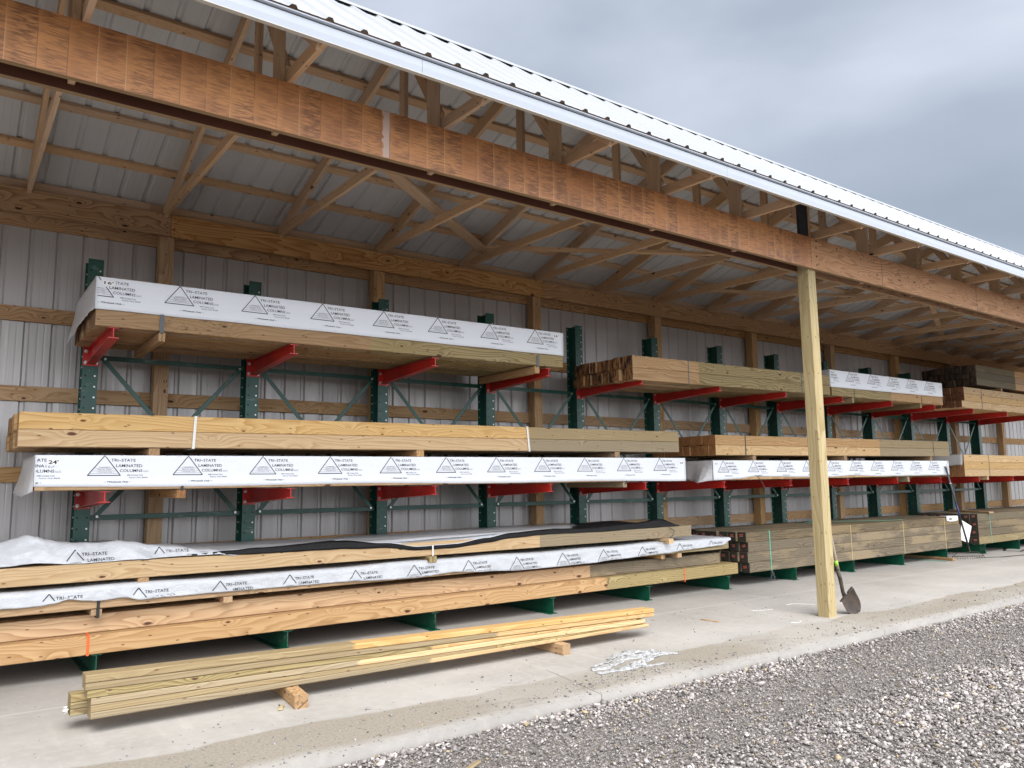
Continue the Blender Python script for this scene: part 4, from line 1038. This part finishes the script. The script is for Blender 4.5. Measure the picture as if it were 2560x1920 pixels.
mb = MB(); mb.grid(lambda a, b: (lambda x: (x, YF-0.006+0.10*b*1.0, zwh(x)+0.0+(max(zupp(x), zwh(x)+0.002)-zwh(x))*b))(3.0+a*(5.6-3.0)), 80, 4, WRAPC); F12.fix(mb.obj('white_overlap', b12, smooth=True, solid=0.001))
F12.fix(vstrap(b12, 4.042, YF-0.010, 0.742, 0.845, 0.016, STRAPW, top=False))
block('dark end grain spacer left under the upper bundle of the bottom stack', 1.315, 1.395, 6.975, 8.0, 0.685, 0.739, PINEW)
block('grey brown spacer board under the white strap of the upper bottom bundle', 3.98, 4.07, 6.93, 8.0, 0.680, 0.741, TREAT)
block('pale spacer board sticking out under the right end of the upper bottom bundle', 7.38, 7.465, 6.86, 8.0, 0.684, 0.745, YELLOW)
block('paired spacer block by the black strap low in the bottom left stack', 0.985, 1.065, 6.975, 8.0, 0.476, 0.5235, PINEW, split=True)
block('spacer block below the printed plastic, right of the paired one', 1.995, 2.07, 6.98, 8.0, 0.477, 0.5265, PINE)
block('paired spacer blocks under the right end of the printed low bundle, left of two', 7.36, 7.43, 6.98, 8.0, 0.489, 0.5395, PINE, split=True)
block('single spacer block nearest the right end of the printed low bundle', 7.66, 7.735, 6.98, 8.0, 0.489, 0.5400, PINE)
mb = MB(); mb.tube([(7.50, 6.955, 0.875), (7.57, 6.935, 0.83), (7.54, 6.93, 0.79), (7.42, 6.92, 0.700), (7.28, 6.94, 0.712)], 0.0045, STRAPK, 5)
tag(mb.obj('loose_strap'), 'bent black strap end sticking out beside the upper bottom bundle', 'strap')

# ---- bottom level, big dark bundles
RX = [(0.03, 0), (0.0, 0), (0.02, 0), (-0.02, -0.05)]
b13 = bundle('lumber_bundle', 'big dark brown treated timber bundle with red end tags, behind the front post', 9.06, 15.30, 0.186, 4, 8, 0.139, 0.142, 0.0,
             [(BROWN, None, None)]*4, seed=15, end0=ENDDARK, end1=ENDDARK, stag=0.02, stagL=lambda c, r: (-0.03*min(c, 3) if c < 6 else 0.05), rowsx=RX, ch=0.006)
F13 = Rel(b13)
def endtags(parent, x, cols, rows, z0, h, w, sl):
    rr_ = random.Random(3); out_ = []
    for c_ in range(cols):
        for r in range(rows):
            mb = MB()
            y = YF+(c_+0.5)*w+rr_.uniform(-0.015, 0.015); z = z0+(r+0.55)*h+rr_.uniform(-0.02, 0.02); xx = x+sl(c_, r)-0.003
            a = rr_.uniform(-0.5, 0.3); hy, hz = 0.026, 0.011
            def q(u, v, d): return (xx-d, y+u*math.cos(a)-v*math.sin(a), z+u*math.sin(a)+v*math.cos(a))
            k = len(mb.v); mb.v += [q(-hy, -hz, 0), q(hy, -hz, 0), q(hy, hz, 0), q(-hy, hz, 0)]; mb.f.append((k, k+1, k+2, k+3)); mb.m.append(mb.mi(TAGRED))
            for u in (-0.012, -0.004, 0.004, 0.012):
                k = len(mb.v); mb.v += [q(u-0.002, -0.005, .001), q(u+0.002, -0.005, .001), q(u+0.002, 0.005, .001), q(u-0.002, 0.005, .001)]; mb.f.append((k, k+1, k+2, k+3)); mb.m.append(mb.mi(INK))
            for v_ in (-hz-0.002, hz+0.002):
                k = len(mb.v); mb.v += [q(-hy-.002, v_-0.002, 0), q(hy+.002, v_-0.002, 0), q(hy+.002, v_+0.002, 0), q(-hy-.002, v_+0.002, 0)]; mb.f.append((k, k+1, k+2, k+3)); mb.m.append(mb.mi(TAGW))
            o_ = mb.obj('end_tag', parent); o_.location = -Vector(parent.location)
    return None
F13.fix(endtags(b13, 9.06-0.02, 7, 4, 0.186, 0.139, 0.142, lambda c, r: (-0.03*min(c, 3) if c < 6 else 0.05)+RX[r][0]))
F13.fix(vstrap(b13, 9.575, YF-0.001, 0.190, 0.742, 0.016, STRAPT, lean=-0.012))
mb = MB(); rr_ = random.Random(5)
for k in range(6): mb.tube([(9.57, 6.965, 0.19), (9.57+rr_.uniform(-.04, .05), 6.955, 0.14), (9.57+rr_.uniform(-.08, .08), 6.95, 0.09-rr_.uniform(0, .05))], 0.0022, STRAPG, 4)
F13.fix(mb.obj('strap_tail', b13))
for sx in (11.645, 13.249, 14.696):
    mb = MB(); mb.box(sx-0.006, sx+0.006, YF-0.004, YF-0.001, 0.19, 0.735, STRAPB); F13.fix(mb.obj('twine', b13))
mb = MB(); mb.grid(lambda a, b: (14.77+0.42*a, 6.957+0.01*math.sin(a*6)*(1-b), 0.683+0.078*b-0.02*math.sin(a*3.1)*(1-b)), 10, 3, LABEL)
for k, (a, bb) in enumerate(((14.86, 14.98), (15.03, 15.14))): mb.box(a, bb, 6.954, 6.9555, 0.700, 0.712, INK); mb.box(a+.01, bb-.02, 6.954, 6.9555, 0.722, 0.729, INK)
mb.grid(lambda a, b: (14.77+0.42*a, 6.958+0.14*b, 0.7615-0.001*b), 4, 2, LABEL)
F13.fix(mb.obj('paper_label', b13))
b14 = bundle('lumber_bundle', 'dark treated bundle at the right edge with a loose white tag on its end', 16.01, 21.9, 0.190, 4, 8, 0.143, 0.142, 0.0,
             [(TREAT, None, None), (BROWN, None, None), (BROWN, None, None), (GREYW, None, None)], seed=16, end0=ENDDARK, stag=0.02, inner=(BROWN, None, None), ch=0.006)
F14 = Rel(b14)
F14.fix(endtags(b14, 16.01-0.02, 7, 4, 0.190, 0.143, 0.142, lambda c, r: 0))
F14.fix(vstrap(b14, 16.54, YF-0.001, 0.192, 0.760, 0.013, STRAPT, lean=-0.03))
mb = MB(); mb.quadbox([(15.66, 7.10, 0.655), (15.66, 7.102, 0.655), (15.52, 7.102, 0.300), (15.52, 7.10, 0.300), (15.90, 7.04, 0.535), (15.90, 7.042, 0.535), (15.72, 7.042, 0.235), (15.72, 7.04, 0.235)], LABEL); F14.fix(mb.obj('hanging_tag', b14))
# boards and strap scraps lying about on the right
o = stick('loose_board', None, (16.45, 6.90, 0.782), (17.2, 8.0, 0.782), 0.09, 0.028, PINE); tag(o, 'short reddish board lying on top of the dark bundle at the right edge', 'board')
o = stick('loose_board', None, (14.62, 7.75, 0.026), (14.50, 6.76, 0.026), 0.085, 0.045, PINEW); tag(o, 'short brown board poking out on the floor under the dark bundle', 'board')
def ribbon(name, pts, w, mat, label, cat='strap', t=0.003):
    mb = MB(); P_ = [Vector(p) for p in pts]
    for j, p in enumerate(P_):
        d = (P_[min(j+1, len(P_)-1)]-P_[max(j-1, 0)]); d.z = 0; d.normalize(); s_ = Vector((-d.y, d.x, 0))*w/2
        mb.v += [tuple(p-s_), tuple(p+s_), tuple(p+s_+Vector((0, 0, t))), tuple(p-s_+Vector((0, 0, t)))]
    i = mb.mi(mat)
    for j in range(len(P_)-1):
        for q in range(4): r = (q+1) % 4; mb.f.append((4*j+q, 4*j+r, 4*j+4+r, 4*j+4+q)); mb.m.append(i)
    return tag(mb.obj(name), label, cat)
ribbon('teal_strap', [(11.62, 7.72, 0.7450), (12.0, 7.86, 0.7455), (12.7, 8.02, 0.746)], 0.10, STRAPT, 'teal strap piece lying flat on the dark bundle right beside the post')
ribbon('teal_strap', [(12.2, 7.60, 0.7505), (12.8, 7.18, 0.751), (13.38, 7.05, 0.7505)], 0.05, STRAPT, 'pale teal strap offcut lying near the front edge on top of the dark bundle')
ribbon('teal_strap', [(14.42, 7.45, 0.003), (14.25, 7.20, 0.003), (14.32, 6.80, 0.003)], 0.07, STRAPT, 'teal strap offcut on the concrete in front of the dark bundle')
ribbon('black_band', [(15.35, 6.76, 0.004), (15.8, 6.50, 0.004), (16.09, 6.47, 0.004), (16.6, 6.38, 0.004), (17.4, 6.45, 0.004)], 0.045, STRAPK, 'thin black band curling across the floor by the rake')
ribbon('black_band', [(18.2, 7.25, 0.006), (17.6, 7.18, 0.006), (17.15, 7.02, 0.006), (17.2, 6.75, 0.006), (17.8, 6.85, 0.006)], 0.05, STRAPK, 'black band bent in a hairpin on the floor at the right edge')

# ------------------------------------------------------------------ foreground pile of laminated posts
def ply_post(label, plies, y0, y1, yoffs=None):
    t = empty('laminated_post', label, 'lumber', 'laminated posts in the low front pile', (plies[0][0], y0, 0))
    lx = plies[0][0]
    for k, (xa, xb, za0, za1, zb0, zb1, m1, m2, sp, yo) in enumerate(plies):
        mb = MB(); Ln = xb-xa; xs = [0, Ln] if sp is None else [0, sp-xa, Ln]; ms = [m1] if sp is None else [m1, m2]
        c = min(0.0055, (zb1-zb0)*0.4)
        for j in range(len(xs)):
            tt = xs[j]/Ln; lo = za0+(zb0-za0)*tt; hi = za1+(zb1-za1)*tt
            for a, b in chprof(0, y1-y0, lo, hi, c): mb.v.append((xs[j], a, b))
        n = 8
        for j in range(len(xs)-1):
            i = mb.mi(ms[j])
            for q in range(n): r = (q+1) % n; mb.f.append((j*n+q, j*n+r, (j+1)*n+r, (j+1)*n+q)); mb.m.append(i)
        mb.f.append(tuple(reversed(range(n)))); mb.m.append(mb.mi(ENDPALE)); mb.f.append(tuple((len(xs)-1)*n+q for q in range(n))); mb.m.append(mb.mi(ms[-1]))
        if sp is not None:                                  # finger joint
            i2 = mb.mi(m2); zc0 = za0+(zb0-za0)*((sp-xa)/Ln); zc1 = za1+(zb1-za1)*((sp-xa)/Ln); hh = (zc1-zc0-2*c)/4
            for q in range(4):
                z_ = zc0+c+q*hh; k0 = len(mb.v); mb.v += [(sp-xa+0.001, -0.0008, z_), (sp-xa+0.001, -0.0008, z_+hh), (sp-xa-0.035, -0.0008, z_+hh*0.5)]; mb.f.append((k0, k0+1, k0+2)); mb.m.append(i2)
        link('ply', mb.mesh('ply'), t, (xa-lx, yo, 0.0))
    return t
ply_post('upper laminated post of the low pile on the floor, greenish then yellow', [
    (0.757, 5.585, 0.306, 0.351, 0.2145, 0.251, TREAT2, YELLOW, 2.50, 0.0),
    (0.760, 5.580, 0.2615, 0.3045, 0.1775, 0.2130, TREAT2, YELLOW, 3.767, 0.004),
    (0.772, 5.35, 0.2155, 0.260, 0.1665, 0.1760, TREAT, YELLOW, 3.157, 0.008)], 5.412, 5.550)
ply_post('lower front laminated post of the low pile, resting on two floor blocks', [
    (0.794, 5.463, 0.1715, 0.2125, 0.1270, 0.1650, TREAT2, YELLOW, 2.54, 0.012),
    (0.794, 5.30, 0.1330, 0.1700, 0.1205, 0.1260, TREAT2, TREAT, 3.73, 0.010),
    (0.794, 5.500, 0.0925, 0.1315, 0.0925, 0.1195, TREAT2, YELLOW, 3.131, 0.0)], 5.408, 5.546)
tt = ply_post('rear laminated post of the low pile, its left end sticking out with silver foil', [
    (0.705, 5.40, 0.1715, 0.2125, 0.168, 0.2085, TREAT, YELLOW, 3.3, 0.0), (0.705, 5.40, 0.133, 0.170, 0.13, 0.1665, TREAT, YELLOW, 2.6, 0.0), (0.705, 5.40, 0.0925, 0.1315, 0.0925, 0.1285, TREAT, YELLOW, 3.6, 0.0)], 5.562, 5.700)
mb = MB(); mb.grid(lambda a, b: (-0.012-0.02*mnoise.noise(Vector((a*6, b*6, 1)))-0.012*math.sin(a*3.14)*math.sin(b*3.14)*2, 0.028+0.05*a, 0.098+0.05*b*(0.6+0.4*a)), 8, 8, ZINC); mb.obj('foil', tt)
def floor_block(label, x, y0, y1, rz, w, h):
    mb = MB(); mb.prism(chprof(-w/2, w/2, 0, h, 0.006), [0, y1-y0], PINE, (PINEW, PINE))
    o = link('floor_block', mb.mesh('floor_block'), None, (x, y0, 0.0), Matrix.Rotation(math.pi/2+rz, 4, 'Z').to_quaternion())
    return tag(o, label, 'wood block', 'blocks under the low front pile')
floor_block('short wood block under the left part of the low front pile', 2.005, 5.175, 5.82, -0.10, 0.090, 0.0905)
floor_block('short wood block under the right part of the low front pile', 4.392, 5.300, 5.90, -0.02, 0.085, 0.0905)

# ------------------------------------------------------------------ shovel leaning on the post
sh = empty('shovel', 'old round point shovel with grey wooden handle leaning on the front post', 'shovel', loc=(8.13, 4.93, 0.0))
Fs = Rel(sh)
mb = MB(); mb.tube([(7.878, 5.000, 1.10), (7.895, 4.985, 0.98), (7.945, 4.965, 0.66), (7.993, 4.953, 0.435)], [0.017, 0.0175, 0.018, 0.018], ASHW, 12); Fs.fix(mb.obj('handle', sh, smooth=True))
mb = MB(); mb.tube([(7.960, 4.961, 0.575), (7.972, 4.959, 0.515)], 0.0195, LIME, 12); Fs.fix(mb.obj('handle_sticker', sh, smooth=True))
mb = MB(); mb.tube([(7.975, 4.957, 0.47), (8.003, 4.950, 0.38), (8.018, 4.946, 0.30), (8.026, 4.943, 0.24), (8.045, 4.935, 0.185)], [0.021, 0.021, 0.020, 0.020, 0.024], STEELD, 12); Fs.fix(mb.obj('socket', sh, smooth=True))
def blade(a, b):
    # a along 0 top..1 tip, b across -1..1
    s_ = b*2-1; L_ = 0.285; wmax = 0.118
    wdt = wmax*(1.0 if a < 0.45 else math.sqrt(max(0.0, 1-((a-0.45)/0.56)**2)))
    top = Vector((8.050, 4.925, 0.205)); tip = Vector((8.190, 4.885, 0.004)); d = (tip-top)
    side = Vector((0.80, -0.12, 0.58)).normalized()
    side = (side-d.normalized()*side.dot(d.normalized())).normalized(); nrm = d.normalized().cross(side)
    p = top+d*(a*1.0)+side*(s_*wdt)+nrm*(0.030*(s_*s_)*(1-0.3*a)-0.012*math.sin(a*3.14))
    p.z = max(p.z, 0.003)
    return p
mb = MB(); mb.grid(blade, 22, 16, STEELD); Fs.fix(mb.obj('blade', sh, smooth=True, solid=0.0022))
mb = MB(); top = Vector((8.050, 4.925, 0.205)); sd_ = Vector((0.80, -0.12, 0.58)).normalized()
for s_ in (-1, 1):
    c0_ = top+sd_*(s_*0.030); c1_ = top+sd_*(s_*0.118); n_ = Vector((0.1, -1, 0.1)).normalized()
    mb.quadbox([tuple(c0_), tuple(c0_+n_*0.018), tuple(c0_+n_*0.018+Vector((-.008, 0, .012))), tuple(c0_+Vector((-.008, 0, .012))), tuple(c1_), tuple(c1_+n_*0.018), tuple(c1_+n_*0.018+Vector((-.008, 0, .012))), tuple(c1_+Vector((-.008, 0, .012)))], STEELD)
Fs.fix(mb.obj('foot_step', sh))

# ------------------------------------------------------------------ bow rake at the right
rk = empty('garden_rake', 'bow rake with black and blue handle leaning on the right end of a wrapped bundle', 'rake', loc=(14.99, 6.78, 0.0))
Fr = Rel(rk)
A_, B_ = Vector((14.865, 6.945, 1.655)), Vector((15.03, 6.735, 0.20))
def rp(t): return tuple(A_+(B_-A_)*t)
mb = MB(); mb.tube([rp(0), rp(0.44)], 0.017, STRAPG, 10); Fr.fix(mb.obj('grip', rk, smooth=True))
mb = MB(); mb.tube([rp(0.44), rp(0.62)], 0.0155, BLUE, 10); Fr.fix(mb.obj('blue_handle', rk, smooth=True))
mb = MB(); mb.tube([rp(0.62), rp(0.985)], 0.016, STRAPK, 10); Fr.fix(mb.obj('lower_handle', rk, smooth=True))
mb = MB(); mb.tube([rp(0.0), rp(-0.012)], 0.019, ZINC, 10); mb.tube([rp(0.20), rp(0.212)], 0.0185, LABEL, 10); Fr.fix(mb.obj('collar', rk, smooth=True))
mb = MB(); nb = Vector(rp(1.0))
mb.tube([rp(0.97), rp(1.0), (15.04, 6.72, 0.13)], 0.011, STEELD, 8)
mb.tube([(14.98, 6.74, 0.12), (14.86, 6.86, 0.115), (14.80, 6.90, 0.06), (14.79, 6.91, 0.052)], 0.006, STEELD, 6)
mb.tube([(15.04, 6.72, 0.13), (15.16, 6.64, 0.12), (15.24, 6.60, 0.08), (15.25, 6.595, 0.052)], 0.006, STEELD, 6)
mb.tube([(14.98, 6.74, 0.12), (15.04, 6.72, 0.13)], 0.008, STEELD, 6)
mb.cyl((14.78, 6.92, 0.052), (15.26, 6.59, 0.052), 0.008, STEELD)
for k in range(14):
    q = k/13; p = Vector((14.78, 6.92, 0.052))*(1-q)+Vector((15.26, 6.59, 0.052))*q; mb.cyl(tuple(p), (p.x-0.02, p.y-0.03, 0.002), 0.005, STEELD, 0.002, 6)
Fr.fix(mb.obj('rake_head', rk))

# ------------------------------------------------------------------ litter
rr_ = random.Random(8); mb = MB()
def scrap(pts, w, h, seed):
    P_ = [Vector(p) for p in pts]
    def f(a, b):
        k = a*(len(P_)-1); j = min(int(k), len(P_)-2); t_ = k-j; p = P_[j].lerp(P_[j+1], t_); d = (P_[j+1]-P_[j]).normalized(); s_ = Vector((-d.y, d.x, 0))
        ww = w*(0.25+math.sin(math.pi*min(1, max(0, a)))**0.6)*(1+0.6*mnoise.noise(Vector((a*6, seed, 0))))
        fold = abs(math.sin(b*math.pi*3.5+3*mnoise.noise(Vector((a*5, seed, 2)))))
        zz = 0.003+h*fold*(0.35+0.65*abs(mnoise.noise(Vector((a*7, b*2, seed)))))*(1-abs(2*b-1)**3)
        q = p+s_*(ww*(b-0.5)+0.03*mnoise.noise(Vector((a*8, b*3, seed+3)))); return (q.x, q.y, zz)
    mb.grid(f, 50, 10, SCRAP)
for k in range(9):
    a0, a1 = rr_.uniform(0, 0.55), rr_.uniform(0.6, 1.0); off = rr_.gauss(0, 0.055)
    base_ = [Vector((4.13, 4.72, 0)), Vector((4.45, 4.78, 0)), Vector((4.75, 4.90, 0)), Vector((5.10, 4.86, 0))]
    def bp(t_):
        u = t_*3; j_ = min(int(u), 2); return base_[j_].lerp(base_[j_+1], u-j_)
    pts = []
    for q in range(5):
        t_ = a0+(a1-a0)*q/4; p = bp(t_); spread = 0.25+1.0*math.sin(math.pi*t_)
        pts.append((p.x+rr_.uniform(-.03, .03), p.y+off*spread*1.7+rr_.uniform(-.035, .035), 0))
    scrap(pts, rr_.choice((0.02, 0.03, 0.045, 0.07)), rr_.uniform(0.012, 0.04), k+1.5)
scrap([(4.80, 4.56, 0), (4.62, 4.58, 0), (4.3, 4.66, 0)], 0.03, 0.015, 5)
scrap([(4.78, 4.98, 0), (4.86, 5.08, 0), (4.95, 4.97, 0), (5.16, 4.72, 0)], 0.03, 0.02, 33)
tag(mb.obj('plastic_scrap', smooth=True, solid=0.0006), 'crumpled torn white plastic lying on the slab near the gravel', 'plastic')
mb = MB(); mb.tube([(7.70, 5.62, 0.003), (7.55, 5.66, 0.003), (7.43, 5.71, 0.004), (7.40, 5.64, 0.003), (7.37, 5.45, 0.003), (7.35, 5.30, 0.003), (7.31, 5.10, 0.003), (7.28, 4.97, 0.003), (7.20, 4.95, 0.003), (7.14, 5.00, 0.003)], 0.0022, STRAPW, 5)
tag(mb.obj('string'), 'thin white string curling over the slab just left of the front post', 'string')
mb = MB(); mb.tube([(8.10, 5.72, 0.003), (8.22, 5.71, 0.004), (8.30, 5.62, 0.003), (8.37, 5.52, 0.003)], 0.003, STRAPW, 5)
tag(mb.obj('string'), 'short piece of white string on the slab behind the front post', 'string')
o = stick('wood_splinter', None, (6.575, 5.70, 0.006), (6.61, 5.49, 0.006), 0.018, 0.008, PINE); tag(o, 'thin wood splinter on the slab left of the front post', 'splinter')
mb = MB(); mb.grid(lambda a, b: (1.86+0.03*b+0.05*a, 5.21+0.10*a, 0.006+0.02*math.sin(a*3.1)*(b-0.3)**2), 8, 4, STRAPB)
tag(mb.obj('bark_curl', smooth=True, solid=0.002), 'small curled strip of bark beside the left floor block', 'bark')
o = stick('wood_chip', None, (2.30, 3.62, -0.025), (2.42, 3.68, -0.020), 0.03, 0.010, TREAT2); tag(o, 'pale wood chip lying in the gravel at the bottom edge', 'wood chip')
